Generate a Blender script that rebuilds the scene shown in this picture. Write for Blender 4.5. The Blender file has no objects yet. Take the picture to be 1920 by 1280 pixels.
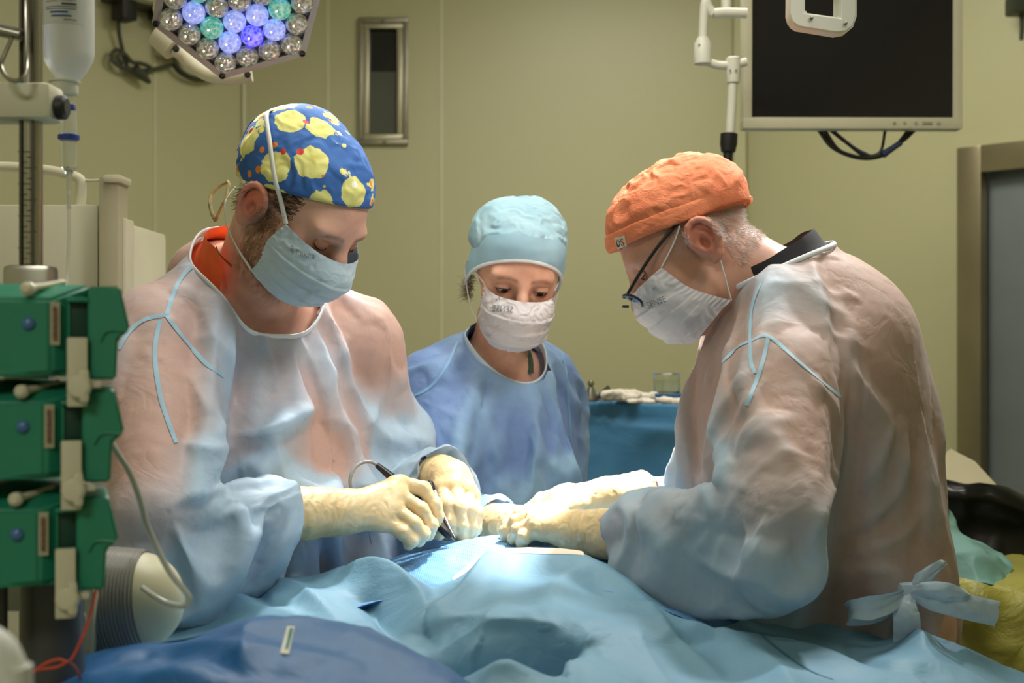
import bpy, bmesh, math, random
import numpy as np
from mathutils import Vector, Matrix
from mathutils.bvhtree import BVHTree

random.seed(7)
SC = bpy.context.scene
COL = SC.collection
F = 2400.0          # focal length in pixels of the 1920 px wide frame (45 mm on 36 mm)
CZ = 1.30           # camera height
PI = math.pi

def P(px, py, D):
    """point at photo pixel (px,py) standing D metres in front of the camera"""
    return np.array([(px - 960) / F * D, D, CZ - (py - 640) / F * D])

def PX(*pts): return [P(*q) for q in pts]
def A3(*v): return np.array(v, dtype=float)
def unit(v):
    v = np.asarray(v, float); return v / (np.linalg.norm(v) + 1e-12)

# ---------------------------------------------------------------- tagging
def tag(o, label=None, cat=None, group=None, kind=None):
    if label: o['label'] = label
    if cat: o['category'] = cat
    if group: o['group'] = group
    if kind: o['kind'] = kind
    return o

def empty(name, loc=(0, 0, 0), label=None, cat=None, group=None):
    o = bpy.data.objects.new(name, None); COL.objects.link(o)
    o.location = loc; o.empty_display_size = .05
    return tag(o, label, cat, group)

def WL(root):
    """world offset of an (unrotated) root or of a part of it"""
    v = Vector((0, 0, 0)); o = root
    while o is not None:
        v += o.location; o = o.parent
    return np.array(v)

def mk(name, V, Fc, mat=None, root=None, smooth=True, attrs=None, mats=None, fmat=None):
    """ONE mesh object from world-space verts; parented to root (root rotations are identity)"""
    V = np.asarray(V, float).reshape(-1, 3)
    off = WL(root) if root is not None else np.zeros(3)
    me = bpy.data.meshes.new(name)
    me.from_pydata((V - off).tolist(), [], [tuple(int(i) for i in f) for f in Fc])
    if smooth: me.polygons.foreach_set('use_smooth', [True] * len(me.polygons))
    if attrs:
        for an, arr in attrs.items():
            arr = np.asarray(arr, np.float32)
            if arr.ndim == 1:
                a = me.attributes.new(an, 'FLOAT', 'POINT'); a.data.foreach_set('value', arr)
            else:
                a = me.attributes.new(an, 'FLOAT_COLOR', 'POINT')
                if arr.shape[1] == 3: arr = np.c_[arr, np.ones(len(arr), np.float32)]
                a.data.foreach_set('color', arr.astype(np.float32).ravel())
    for m in (mats or ([mat] if mat else [])): me.materials.append(m)
    if fmat is not None: me.polygons.foreach_set('material_index', list(fmat))
    me.update()
    o = bpy.data.objects.new(name, me); COL.objects.link(o)
    if root is not None: o.parent = root
    return o

def angle_smooth(o, deg=35):
    me = o.data
    bm = bmesh.new(); bm.from_mesh(me)
    for e in bm.edges:
        if len(e.link_faces) == 2 and e.calc_face_angle(0) > math.radians(deg): e.smooth = False
    bm.to_mesh(me); bm.free()
    return o

class MB:
    """collects simple shapes; build() links them as ONE mesh object"""
    def __init__(s): s.V = []; s.F = []; s.n = 0
    def add(s, V, Fc):
        V = np.asarray(V, float).reshape(-1, 3)
        s.V.append(V); s.F += [tuple(int(i) + s.n for i in f) for f in Fc]; s.n += len(V); return s
    def box(s, c, size, R=None, bev=0.0):
        bm = bmesh.new(); bmesh.ops.create_cube(bm, size=1.0)
        bmesh.ops.scale(bm, vec=size, verts=bm.verts)
        if bev > 0:
            bmesh.ops.bevel(bm, geom=list(bm.edges), offset=min(bev, min(size) * .49), segments=2, affect='EDGES', profile=.6)
        V = np.array([v.co[:] for v in bm.verts]); bm.verts.index_update()
        Fc = [[v.index for v in f.verts] for f in bm.faces]; bm.free()
        if R is not None: V = V @ np.asarray(R).T
        return s.add(V + np.asarray(c), Fc)
    def tube(s, pts, r, n=10, cap=True):
        pts = np.asarray(pts, float); m = len(pts)
        r = np.full(m, r) if np.isscalar(r) else np.asarray(r, float)
        T = np.gradient(pts, axis=0); T /= (np.linalg.norm(T, axis=1, keepdims=True) + 1e-12)
        up = np.array([0, 0, 1.]) if abs(T[0][2]) < .9 else np.array([1., 0, 0])
        V = []
        u = unit(np.cross(T[0], up))
        for i in range(m):
            u = unit(u - T[i] * np.dot(u, T[i])); w = np.cross(T[i], u)
            a = np.linspace(0, 2 * PI, n, endpoint=False)
            V.append(pts[i] + r[i] * (np.cos(a)[:, None] * u + np.sin(a)[:, None] * w))
        V = np.concatenate(V); Fc = []
        for i in range(m - 1):
            for j in range(n):
                a, b = i * n + j, i * n + (j + 1) % n
                Fc.append((a, b, b + n, a + n))
        if cap: Fc += [tuple(range(n - 1, -1, -1)), tuple(range((m - 1) * n, m * n))]
        return s.add(V, Fc)
    def lathe(s, c, axis, prof, n=32, capends=True):
        """prof: list of (radius, along-axis)"""
        axis = unit(axis); up = np.array([0, 0, 1.]) if abs(axis[2]) < .9 else np.array([1., 0, 0])
        u = unit(np.cross(axis, up)); w = np.cross(axis, u); c = np.asarray(c, float)
        a = np.linspace(0, 2 * PI, n, endpoint=False)
        V = np.concatenate([c + axis * h + rr * (np.cos(a)[:, None] * u + np.sin(a)[:, None] * w) for rr, h in prof])
        Fc = []
        for i in range(len(prof) - 1):
            for j in range(n):
                p, q = i * n + j, i * n + (j + 1) % n
                Fc.append((p, q, q + n, p + n))
        if capends: Fc += [tuple(range(n - 1, -1, -1)), tuple(range((len(prof) - 1) * n, len(prof) * n))]
        return s.add(V, Fc)
    def prism(s, poly, depth_vec):
        poly = np.asarray(poly, float); n = len(poly); d = np.asarray(depth_vec, float)
        Fc = [tuple(range(n)), tuple(range(2 * n - 1, n - 1, -1))]
        for i in range(n):
            j = (i + 1) % n; Fc.append((j, i, i + n, j + n))
        return s.add(np.concatenate([poly, poly + d]), Fc)
    def build(s, name, mat=None, root=None, smooth=True, ang=35):
        o = mk(name, np.concatenate(s.V), s.F, mat, root, smooth)
        bm = bmesh.new(); bm.from_mesh(o.data); bmesh.ops.recalc_face_normals(bm, faces=bm.faces)
        for e in bm.edges:
            if len(e.link_faces) == 2 and e.calc_face_angle(0) > math.radians(ang): e.smooth = False
        bm.to_mesh(o.data); bm.free()
        return o

def spline(pts, n=40):
    """Catmull-Rom through points"""
    pts = np.asarray(pts, float); m = len(pts)
    if m < 3:
        t = np.linspace(0, 1, n)[:, None]; return pts[0] * (1 - t) + pts[-1] * t
    ext = np.vstack([2 * pts[0] - pts[1], pts, 2 * pts[-1] - pts[-2]])
    out = []
    for q in np.linspace(0, m - 1, n):
        i = min(int(q), m - 2); t = q - i
        p0, p1, p2, p3 = ext[i:i + 4]
        out.append(.5 * (2 * p1 + (p2 - p0) * t + (2 * p0 - 5 * p1 + 4 * p2 - p3) * t * t + (-p0 + 3 * p1 - 3 * p2 + p3) * t ** 3))
    return np.array(out)

# ---------------------------------------------------------------- noise
def _hash(ix, iy, iz, seed):
    h = (ix.astype(np.int64) * 374761393 + iy.astype(np.int64) * 668265263 + iz.astype(np.int64) * 2147483647 % 1013904223 + seed * 974711) & 0xFFFFFFFF
    h = ((h ^ (h >> 13)) * 1274126177) & 0xFFFFFFFF
    h = ((h ^ (h >> 16)) * 2246822519) & 0xFFFFFFFF
    return ((h ^ (h >> 15)) & 0xFFFF) / 32767.5 - 1.0
def noise(p, seed=0):
    p = np.asarray(p, float); i = np.floor(p); f = p - i; f = f * f * f * (f * (f * 6 - 15) + 10); i = i.astype(np.int64)
    r = 0
    for dx in (0, 1):
        wx = f[..., 0] if dx else 1 - f[..., 0]
        for dy in (0, 1):
            wy = f[..., 1] if dy else 1 - f[..., 1]
            for dz in (0, 1):
                wz = f[..., 2] if dz else 1 - f[..., 2]
                r = r + wx * wy * wz * _hash(i[..., 0] + dx, i[..., 1] + dy, i[..., 2] + dz, seed)
    return r
def fbm(p, seed=0, o=3):
    return sum(noise(np.asarray(p) * 2.03 ** k, seed + 17 * k) * .5 ** k for k in range(o))
def ridged(p, seed=0, o=2):
    return sum((1 - 2 * np.abs(noise(np.asarray(p) * 1.9 ** k, seed + 31 * k))) * .45 ** k for k in range(o))
def creases(p, f=8., seed=0, n=4, sharp=1.4, flat=(1, 1, 1)):
    """straight crisp pleats running several ways, as stiff thin sheet goods break"""
    rng = np.random.default_rng(seed); h = 0; p = np.asarray(p)
    for k in range(n):
        d = unit(rng.normal(0, 1, 3) * np.asarray(flat)); u = p @ d * f * rng.uniform(.75, 1.35) + .55 * noise(p * 3.2, seed + k) + rng.uniform(0, 1)
        t = np.abs(u - np.floor(u) - .5) * 2; m = sstep(-.15, .45, noise(p * 4.1 + 3.7 * k, seed + 50 + k))
        h = h + m * (t ** sharp - .4)
    return h
def sstep(a, b, x):
    t = np.clip((x - a) / (b - a), 0, 1); return t * t * (3 - 2 * t)

# ---------------------------------------------------------------- signed distance modelling
class Sdf:
    def __init__(s): s.ops = []
    def _add(s, mode, fn, lo, hi, k, fr):
        lo = np.asarray(lo, float); hi = np.asarray(hi, float)
        if fr is not None:
            o, R = fr
            cs = np.array([[(lo, hi)[i][0], (lo, hi)[j][1], (lo, hi)[l][2]] for i in (0, 1) for j in (0, 1) for l in (0, 1)])
            cs = cs @ R.T + o; lo, hi = cs.min(0), cs.max(0)
        s.ops.append((mode, fn, lo, hi, k, fr)); return s
    def cap(s, a, b, r1, r2=None, k=.01, mode='u', fr=None):
        a = np.asarray(a, float); b = np.asarray(b, float); r2 = r1 if r2 is None else r2
        ba = b - a; L2 = float(ba @ ba) + 1e-12
        def fn(x, y, z):
            px, py, pz = x - a[0], y - a[1], z - a[2]
            t = np.clip((px * ba[0] + py * ba[1] + pz * ba[2]) / L2, 0, 1)
            return np.sqrt((px - ba[0] * t) ** 2 + (py - ba[1] * t) ** 2 + (pz - ba[2] * t) ** 2) - (r1 + (r2 - r1) * t)
        m = max(r1, r2)
        return s._add(mode, fn, np.minimum(a, b) - m, np.maximum(a, b) + m, k, fr)
    def chain(s, pts, rs, k=.004, mode='u', fr=None):
        for i in range(len(pts) - 1): s.cap(pts[i], pts[i + 1], rs[i], rs[i + 1], k, mode, fr)
        return s
    def ell(s, c, r, R=None, k=.01, mode='u', fr=None):
        c = np.asarray(c, float); r = np.asarray(r, float)
        def fn(x, y, z):
            px, py, pz = x - c[0], y - c[1], z - c[2]
            if R is not None:
                px, py, pz = (R[0, 0] * px + R[1, 0] * py + R[2, 0] * pz, R[0, 1] * px + R[1, 1] * py + R[2, 1] * pz,
                              R[0, 2] * px + R[1, 2] * py + R[2, 2] * pz)
            k0 = np.sqrt((px / r[0]) ** 2 + (py / r[1]) ** 2 + (pz / r[2]) ** 2)
            k1 = np.sqrt((px / r[0] ** 2) ** 2 + (py / r[1] ** 2) ** 2 + (pz / r[2] ** 2) ** 2)
            return k0 * (k0 - 1) / np.maximum(k1, 1e-9)
        m = r if R is None else np.full(3, r.max())
        return s._add(mode, fn, c - m, c + m, k, fr)
    def half(s, p, n, lo, hi, k=.003, mode='i', fr=None):
        """intersect with / subtract the half space n.(x-p)<0"""
        p = np.asarray(p, float); n = unit(n)
        def fn(x, y, z): return (x - p[0]) * n[0] + (y - p[1]) * n[1] + (z - p[2]) * n[2]
        return s._add(mode, fn, lo, hi, k, fr)
    def mesh(s, xs, ys, zs):
        xs = np.asarray(xs, np.float32); ys = np.asarray(ys, np.float32); zs = np.asarray(zs, np.float32)
        V = np.full((len(xs), len(ys), len(zs)), .08, np.float32)
        for mode, fn, lo, hi, k, fr in s.ops:
            m = k + .02
            if mode == 'i': sl = (slice(None),) * 3
            else:
                ii = [np.searchsorted(c, (lo[q] - m, hi[q] + m)) for q, c in enumerate((xs, ys, zs))]
                sl = tuple(slice(int(a), int(b)) for a, b in ii)
            if any(q.start is not None and q.stop <= q.start for q in sl): continue
            x, y, z = xs[sl[0]][:, None, None], ys[sl[1]][None, :, None], zs[sl[2]][None, None, :]
            if fr is not None:
                o, R = fr
                x, y, z = x - o[0], y - o[1], z - o[2]
                x, y, z = (R[0, 0] * x + R[1, 0] * y + R[2, 0] * z, R[0, 1] * x + R[1, 1] * y + R[2, 1] * z, R[0, 2] * x + R[1, 2] * y + R[2, 2] * z)
            d = fn(x, y, z).astype(np.float32); v = V[sl]
            if mode == 'u':
                h = np.clip(.5 + .5 * (d - v) / k, 0, 1); V[sl] = d * (1 - h) + v * h - k * h * (1 - h)
            elif mode == 's':
                h = np.clip(.5 - .5 * (v + d) / k, 0, 1); V[sl] = v * (1 - h) - d * h + k * h * (1 - h)
            else:
                h = np.clip(.5 - .5 * (d - v) / k, 0, 1); V[sl] = d * (1 - h) + v * h + k * h * (1 - h)
        return nets(V, xs, ys, zs)

def nets(V, xs, ys, zs):
    """naive surface nets on a rectilinear grid -> verts, quads"""
    V[0] = V[-1] = .05; V[:, 0] = V[:, -1] = .05; V[:, :, 0] = V[:, :, -1] = .05
    S = V < 0; n = V.shape
    cnt = np.zeros((n[0] - 1, n[1] - 1, n[2] - 1), np.int8)
    for i in (0, 1):
        for j in (0, 1):
            for k in (0, 1): cnt += S[i:n[0] - 1 + i, j:n[1] - 1 + j, k:n[2] - 1 + k]
    act = (cnt > 0) & (cnt < 8)
    I, J, K = np.nonzero(act)
    idx = np.full(cnt.shape, -1, np.int64); idx[act] = np.arange(len(I))
    acc = np.zeros((len(I), 3)); num = np.zeros(len(I))
    cor = [(i, j, k) for i in (0, 1) for j in (0, 1) for k in (0, 1)]
    for a in cor:
        for ax in range(3):
            if a[ax]: continue
            b = list(a); b[ax] = 1
            va = V[I + a[0], J + a[1], K + a[2]]; vb = V[I + b[0], J + b[1], K + b[2]]
            c = (va < 0) != (vb < 0)
            t = np.where(c, va / np.where(c, va - vb, 1), 0)
            p = np.tile(np.array(a, float), (len(I), 1)); p[:, ax] = t
            acc[c] += p[c]; num[c] += 1
    acc /= num[:, None]
    pos = np.stack([xs[I] + acc[:, 0] * (xs[I + 1] - xs[I]), ys[J] + acc[:, 1] * (ys[J + 1] - ys[J]), zs[K] + acc[:, 2] * (zs[K + 1] - zs[K])], 1)
    Q = []
    e = S[:-1] != S[1:]; i, j, k = np.nonzero(e[:, 1:-1, 1:-1]); j += 1; k += 1
    q = np.stack([idx[i, j - 1, k - 1], idx[i, j, k - 1], idx[i, j, k], idx[i, j - 1, k]], 1); fl = S[i, j, k]
    q[~fl] = q[~fl][:, ::-1]; Q.append(q)
    e = S[:, :-1] != S[:, 1:]; i, j, k = np.nonzero(e[1:-1, :, 1:-1]); i += 1; k += 1
    q = np.stack([idx[i - 1, j, k - 1], idx[i - 1, j, k], idx[i, j, k], idx[i, j, k - 1]], 1); fl = S[i, j, k]
    q[~fl] = q[~fl][:, ::-1]; Q.append(q)
    e = S[:, :, :-1] != S[:, :, 1:]; i, j, k = np.nonzero(e[1:-1, 1:-1, :]); i += 1; j += 1
    q = np.stack([idx[i - 1, j - 1, k], idx[i, j - 1, k], idx[i, j, k], idx[i - 1, j, k]], 1); fl = S[i, j, k]
    q[~fl] = q[~fl][:, ::-1]; Q.append(q)
    Q = np.concatenate(Q)
    return pos.astype(float), Q

def grid1(lo, hi, step): return np.arange(lo, hi + step, step)
def gridvar(lo, hi, flo, fhi, fine, coarse):
    """coordinates: fine spacing inside [flo,fhi], coarse outside"""
    a = np.arange(flo, lo - coarse, -coarse)[::-1]; b = np.arange(flo, fhi, fine)[1:]; c = np.arange(b[-1] + coarse, hi + coarse, coarse)
    return np.concatenate([a, b, c])

def edges_of(Q):
    E = np.concatenate([Q[:, [i, (i + 1) % Q.shape[1]]] for i in range(Q.shape[1])]); E.sort(axis=1)
    return np.unique(E, axis=0)
def laplace(V, Q, it=2, lam=.5, fix=None):
    E = edges_of(np.asarray(Q)); n = len(V); deg = np.bincount(E.ravel(), minlength=n)[:, None].clip(1)
    V = V.copy()
    for k in range(it):
        acc = np.zeros_like(V)
        np.add.at(acc, E[:, 0], V[E[:, 1]]); np.add.at(acc, E[:, 1], V[E[:, 0]])
        d = lam * (acc / deg - V)
        if fix is not None: d[fix] = 0
        V += d
    return V
def normals(V, Q):
    Q = np.asarray(Q); a = V[Q[:, 2]] - V[Q[:, 0]]; b = V[Q[:, 3 if Q.shape[1] > 3 else 1]] - V[Q[:, 1 if Q.shape[1] > 3 else 0]]
    fn = np.cross(a, b); N = np.zeros_like(V)
    for c in range(Q.shape[1]): np.add.at(N, Q[:, c], fn)
    return N / (np.linalg.norm(N, axis=1, keepdims=True) + 1e-12)
def prune(V, Q, keep):
    """keep only faces whose verts are all kept"""
    Q = Q[keep[Q].all(1)]; used = np.zeros(len(V), bool); used[Q.ravel()] = True
    m = np.cumsum(used) - 1
    return V[used], m[Q], used
def polydist(V, pts):
    """distance of every vert to a polyline, and the running parameter"""
    pts = np.asarray(pts, float); best = np.full(len(V), 9.); tt = np.zeros(len(V))
    for i in range(len(pts) - 1):
        a, b = pts[i], pts[i + 1]; ba = b - a; t = np.clip((V - a) @ ba / (ba @ ba + 1e-12), 0, 1)
        d = np.linalg.norm(V - a - t[:, None] * ba, axis=1); m = d < best
        best[m] = d[m]; tt[m] = (i + t[m]) / (len(pts) - 1)
    return best, tt

def frame(f0, pitch, roll=0.0):
    """head frame: columns right, forward, up"""
    f0 = unit([f0[0], f0[1], 0]); z = np.array([0, 0, 1.]); p = math.radians(pitch)
    f = f0 * math.cos(p) - z * math.sin(p); u = f0 * math.sin(p) + z * math.cos(p); r = np.cross(f, u)
    c, s_ = math.cos(math.radians(roll)), math.sin(math.radians(roll))
    r, u = r * c + u * s_, u * c - r * s_
    return np.stack([r, f, u], 1)

def bvh_of(o):
    me = o.data; w = WL(o)
    V = [tuple(np.array(v.co) + w) for v in me.vertices]
    return BVHTree.FromPolygons(V, [tuple(p.vertices) for p in me.polygons])
CAM = Vector((0, 0, CZ))
def pick(tree, px, py, lift=.001, cam=CAM, fallback=None):
    """where the sight line of a photo pixel meets a surface"""
    d = Vector(P(px, py, 1.0)) - CAM; d.normalize()
    h, n, i, t = tree.ray_cast(CAM, d, 20)
    if h is None: return None, None
    if n.dot(d) > 0: n = -n
    return np.array(h + n * lift), np.array(n)
def ribbon(name, tree, pxs, width, mat, root, n=40, lift=.0010, taper=False):
    """strip lying on a surface along a line traced in the photo"""
    pts = spline(pxs, n); H, N = [], []
    for a in pts:
        h, nn = pick(tree, a[0], a[1], lift)
        if h is not None: H.append(h); N.append(nn)
    if len(H) < 3: return None
    H = np.array(H); N = np.array(N)
    runs = [[0]]
    for i in range(1, len(H)):
        if np.linalg.norm(H[i] - H[i - 1]) < .05: runs[-1].append(i)
        else: runs.append([i])
    keep = max(runs, key=len)
    if len(keep) < 5: return None
    H, N = H[keep], N[keep]
    for _ in range(2): H[1:-1] = .25 * H[:-2] + .5 * H[1:-1] + .25 * H[2:]; N[1:-1] = N[:-2] + 2 * N[1:-1] + N[2:]
    N /= np.linalg.norm(N, axis=1, keepdims=True)
    T = np.gradient(H, axis=0); B = np.cross(T, N); B /= (np.linalg.norm(B, axis=1, keepdims=True) + 1e-9)
    m = len(H); w = np.full(m, width / 2)
    V = np.concatenate([H - B * w[:, None], H + N * .0003, H + B * w[:, None]])
    Fc = [(i, i + 1, m + i + 1, m + i) for i in range(m - 1)] + [(m + i, m + i + 1, 2 * m + i + 1, 2 * m + i) for i in range(m - 1)]
    return mk(name, V, Fc, mat, root)
def text_shape(s, shear=0.0, font=None):
    cu = bpy.data.curves.new('t', 'FONT'); cu.body = s; cu.align_x = 'CENTER'; cu.align_y = 'CENTER'; cu.shear = shear
    cu.resolution_u = 3
    o = bpy.data.objects.new('t', cu); COL.objects.link(o)
    dg = bpy.context.evaluated_depsgraph_get(); me = bpy.data.meshes.new_from_object(o.evaluated_get(dg))
    V = np.array([v.co[:2] for v in me.vertices]); Fc = [tuple(p.vertices) for p in me.polygons]
    bpy.data.objects.remove(o); bpy.data.curves.remove(cu); bpy.data.meshes.remove(me)
    V -= (V.max(0) + V.min(0)) / 2
    return V, Fc
def decal(name, tree, shape, c, ex, ey, mat, root, lift=.0014):
    """flat lettering laid on a surface: c centre pixel, ex/ey pixel vectors of the shape's full width and height"""
    V2, Fc = shape; w = np.ptp(V2[:, 0]); h = np.ptp(V2[:, 1])
    V = []; ok = []
    for x, y in V2:
        q = np.array(c) + np.array(ex) * x / w + np.array(ey) * y / h
        p, n = pick(tree, q[0], q[1], lift); ok.append(p is not None); V.append(p if p is not None else np.zeros(3))
    Fc = [f for f in Fc if all(ok[i] for i in f)]
    if not Fc: return None
    used = sorted({i for f in Fc for i in f}); m = {u: i for i, u in enumerate(used)}
    return mk(name, [V[u] for u in used], [tuple(m[i] for i in f) for f in Fc], mat, root, smooth=False)

# ---------------------------------------------------------------- materials
def srgb(r, g, b):
    f = lambda c: (c / 255 / 12.92) if c / 255 <= .04045 else ((c / 255 + .055) / 1.055) ** 2.4
    return (f(r), f(g), f(b), 1.0)
class NT:
    def __init__(s, name):
        s.m = bpy.data.materials.new(name); s.m.use_nodes = True; s.t = s.m.node_tree
        s.b = s.t.nodes['Principled BSDF']; s.out = s.t.nodes['Material Output']
    def n(s, typ, **kw):
        nd = s.t.nodes.new(typ)
        for k, v in kw.items():
            if k.startswith('i_'):
                nm = k[2:].replace('_', ' '); nd.inputs[nm].default_value = v
            else: setattr(nd, k, v)
        return nd
    def l(s, a, b): s.t.links.new(a, b)
    def coords(s, scale=(1, 1, 1), rot=(0, 0, 0)):
        tc = s.n('ShaderNodeTexCoord'); mp = s.n('ShaderNodeMapping'); mp.inputs['Scale'].default_value = scale; mp.inputs['Rotation'].default_value = rot
        s.l(tc.outputs['Object'], mp.inputs['Vector']); return mp.outputs['Vector']
    def noise(s, scale, detail=3, rough=.5, vec=None, dist=0):
        nd = s.n('ShaderNodeTexNoise', i_Scale=scale, i_Detail=detail, i_Roughness=rough, i_Distortion=dist)
        s.l(vec if vec is not None else s.coords(), nd.inputs['Vector']); return nd.outputs['Fac']
    def ramp(s, fac, stops):
        r = s.n('ShaderNodeValToRGB'); e = r.color_ramp.elements
        while len(e) < len(stops): e.new(.5)
        for i, (p, c) in enumerate(stops): e[i].position = p; e[i].color = c if len(c) == 4 else (*c, 1)
        s.l(fac, r.inputs['Fac']); return r.outputs['Color']
    def mix(s, a, b, fac, mode='MIX'):
        m = s.n('ShaderNodeMix'); m.data_type = 'RGBA'; m.blend_type = mode
        for v, i in ((fac, 0), (a, 6), (b, 7)):
            if hasattr(v, 'links') or hasattr(v, 'is_linked'): s.l(v, m.inputs[i])
            else: m.inputs[i].default_value = v
        return m.outputs[2]
    def attr(s, name):
        a = s.n('ShaderNodeAttribute'); a.attribute_name = name; return a
    def bump(s, h, strength=.3, dist=.002, prev=None):
        b = s.n('ShaderNodeBump', i_Strength=strength, i_Distance=dist); s.l(h, b.inputs['Height'])
        if prev is not None: s.l(prev, b.inputs['Normal'])
        s.l(b.outputs['Normal'], s.b.inputs['Normal']); return b.outputs['Normal']
    def set(s, **kw):
        for k, v in kw.items():
            nm = k.replace('_', ' ')
            if hasattr(v, 'is_linked'): s.l(v, s.b.inputs[nm])
            else: s.b.inputs[nm].default_value = v
        return s
def plain(name, col, rough=.5, metal=0.0, var=.06, vscale=6, bump=0.0, bscale=80, **kw):
    """principled material with a little procedural variation"""
    t = NT(name); c = srgb(*col)
    fac = t.noise(vscale, 3)
    lo = tuple(x * (1 - var) for x in c[:3]) + (1,); hi = tuple(min(1, x * (1 + var)) for x in c[:3]) + (1,)
    t.set(Base_Color=t.ramp(fac, [(.3, lo), (.7, hi)]), Roughness=rough, Metallic=metal, **kw)
    if bump: t.bump(t.noise(bscale, 2), bump, .001)
    return t.m
# ================================================================ room shell
def struct(o): o['kind'] = 'structure'; return o
DB = 5.0                                   # back wall distance
H = 2.95
def wall_mat():
    t = NT('wall_panel'); n = t.noise(.8, 3)
    t.set(Base_Color=t.ramp(n, [(.3, srgb(194, 191, 150)), (.7, srgb(200, 197, 157))]), Roughness=.38)
    t.bump(t.noise(30, 3), .03, .002); return t.m
M_wall = wall_mat(); M_joint = plain('joint_strip', (214, 210, 178), .4); M_ceil = plain('ceiling_panel', (226, 224, 214), .7); 
cl = A3((455 - 960) / F * DB, DB, 0); cr = A3((1390 - 960) / F * DB, DB, 0)      # the two inner corners of the back wall
dl = unit(A3(-.63, -.80, 0)); dr = unit(A3(.771, -.83, 0))                       # chamfered corner walls come towards us
el_, er_ = cl + dl * 2.0, cr + dr * 1.6
def wall(name, a, b, z0=0., z1=H, th=.1, mat=None, holes=()):
    """solid wall from a to b, its room face on the a-b line, optional rectangular holes (s0,s1,z0,z1)"""
    d = unit(b - a); L = np.linalg.norm(b - a); n = np.cross(d, A3(0, 0, 1)); m = MB()
    R = np.stack([d, -n, A3(0, 0, 1)], 1)
    def slab(s0, s1, za, zb):
        if s1 - s0 > 1e-4 and zb - za > 1e-4: m.box(a + d * (s0 + s1) / 2 - n * th / 2 + A3(0, 0, (za + zb) / 2), (s1 - s0, th, zb - za), R)
    s = 0.
    for s0, s1, za, zb in sorted(holes):
        slab(s, s0, z0, z1); slab(s0, s1, z0, za); slab(s0, s1, zb, z1); s = s1
    slab(s, L, z0, z1)
    o = struct(m.build(name, mat or M_wall)); return o
def on_wall(a, d, px, pz=None):
    """distance along a wall line where a photo column meets it"""
    k = (px - 960) / F; return (k * a[1] - a[0]) / (d[0] - k * d[1])
wx0, wx1 = (690 - 960) / F * DB - cl[0], (748 - 960) / F * DB - cl[0]
wz0, wz1 = P(0, 262, DB)[2], P(0, 45, DB)[2]
wall('wall_back', cl, cr, holes=[(wx0, wx1, wz0, wz1)])
wall('wall_corner', el_, cl); s0 = on_wall(cr, dr, 1834)
doorz = 1.915
sd = on_wall(cr, dr, 1822); 
wall('wall_right', cr, er_, holes=[(sd, sd + .62, 0., doorz)])
wall('wall_left', A3(el_[0], -2.6, 0), el_); wall('wall_right_side', er_, A3(er_[0], -2.6, 0)); wall('wall_front', A3(er_[0], -2.6, 0), A3(el_[0], -2.6, 0))
m = MB(); m.box(((el_[0] + er_[0]) / 2, 1.2, -.05), (er_[0] - el_[0] + .4, 8.4, .1)); struct(m.build('floor', plain('vinyl_floor', (120, 128, 118), .35, var=.1)))
m = MB(); m.box(((el_[0] + er_[0]) / 2, 1.2, H + .05), (er_[0] - el_[0] + .4, 8.4, .1)); struct(m.build('ceiling', M_ceil))
# panel joints
i = 1
def joint(p, n, w=.012):
    global i
    b = MB().box(np.array([p[0], p[1], H / 2]) + n * .001, (w, .004, H - .02), np.stack([np.cross(n, A3(0, 0, 1)) * -1, n, A3(0, 0, 1)], 1)); struct(b.build('trim_%d' % i, M_joint)); i += 1
nb_ = A3(0, -1, 0)
for px in (615, 828): joint(A3((px - 960) / F * DB, DB, 0), nb_)
nl_ = unit(np.cross(dl, A3(0, 0, 1))); nl_ = nl_ if nl_[0] > 0 else -nl_
for px in (290, 60): joint(cl + dl * on_wall(cl, dl, px), nl_)
joint(cl + A3(.006, -.006, 0), unit(A3(.6, -.8, 0)), .014)
nr_ = unit(np.cross(dr, A3(0, 0, 1))); nr_ = nr_ if nr_[0] < 0 else -nr_
joint(cr + A3(-.006, -.006, 0), unit(A3(-.6, -.8, 0)), .02)
# square pilaster in the right corner of the back wall
b = MB(); b.box((P(1372, 0, DB)[0] + .022, DB - .03, H / 2), (.045, .06, H)); struct(b.build('trim_%d' % i, M_wall)); i += 1
# small framed hatch window in the back wall
M_alu = plain('brushed_aluminium', (150, 146, 128), .35, .7, var=.08, vscale=30)
b = MB(); zc = (wz0 + wz1) / 2; hz = wz1 - wz0
x0, x1 = cl[0] + wx0, cl[0] + wx1
fw = .040
def frame_bars(b, x0, x1, z0, z1, w, y, d):
    b.box(((x0 + x1) / 2, y, z1 - w / 2), (x1 - x0, d, w), None, .003); b.box(((x0 + x1) / 2, y, z0 + w / 2), (x1 - x0, d, w), None, .003)
    b.box((x0 + w / 2, y, (z0 + z1) / 2), (w, d, z1 - z0 - 2 * w), None, .003); b.box((x1 - w / 2, y, (z0 + z1) / 2), (w, d, z1 - z0 - 2 * w), None, .003)
win = struct(empty('window_1', ((x0 + x1) / 2, DB, zc)))
frame_bars(b, x0 - .037, x1 + .037, wz0 - .022, wz1 + .022, .020, DB - .010, .026); b.build('outer_frame', M_alu, win)
b = MB(); frame_bars(b, x0 - .016, x1 + .016, wz0 - .002, wz1 + .002, .022, DB - .004, .022); b.build('sash', plain('pale_aluminium', (186, 180, 156), .3, .6), win)
gm = NT('dark_glass'); gm.set(Base_Color=(.02, .022, .02, 1), Roughness=.08); gm.b.inputs['Specular IOR Level'].default_value = .5
zs = P(0, 134, DB)[2]
MB().box(((x0 + x1) / 2, DB + .02, zc), (x1 - x0, .006, hz)).build('pane', gm.m, win)
MB().box(((x0 + x1) / 2, DB + .006, (wz0 + zs) / 2), (x1 - x0, .006, zs - wz0)).build('blind', plain('grey_blind', (84, 88, 76), .7), win)
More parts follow.
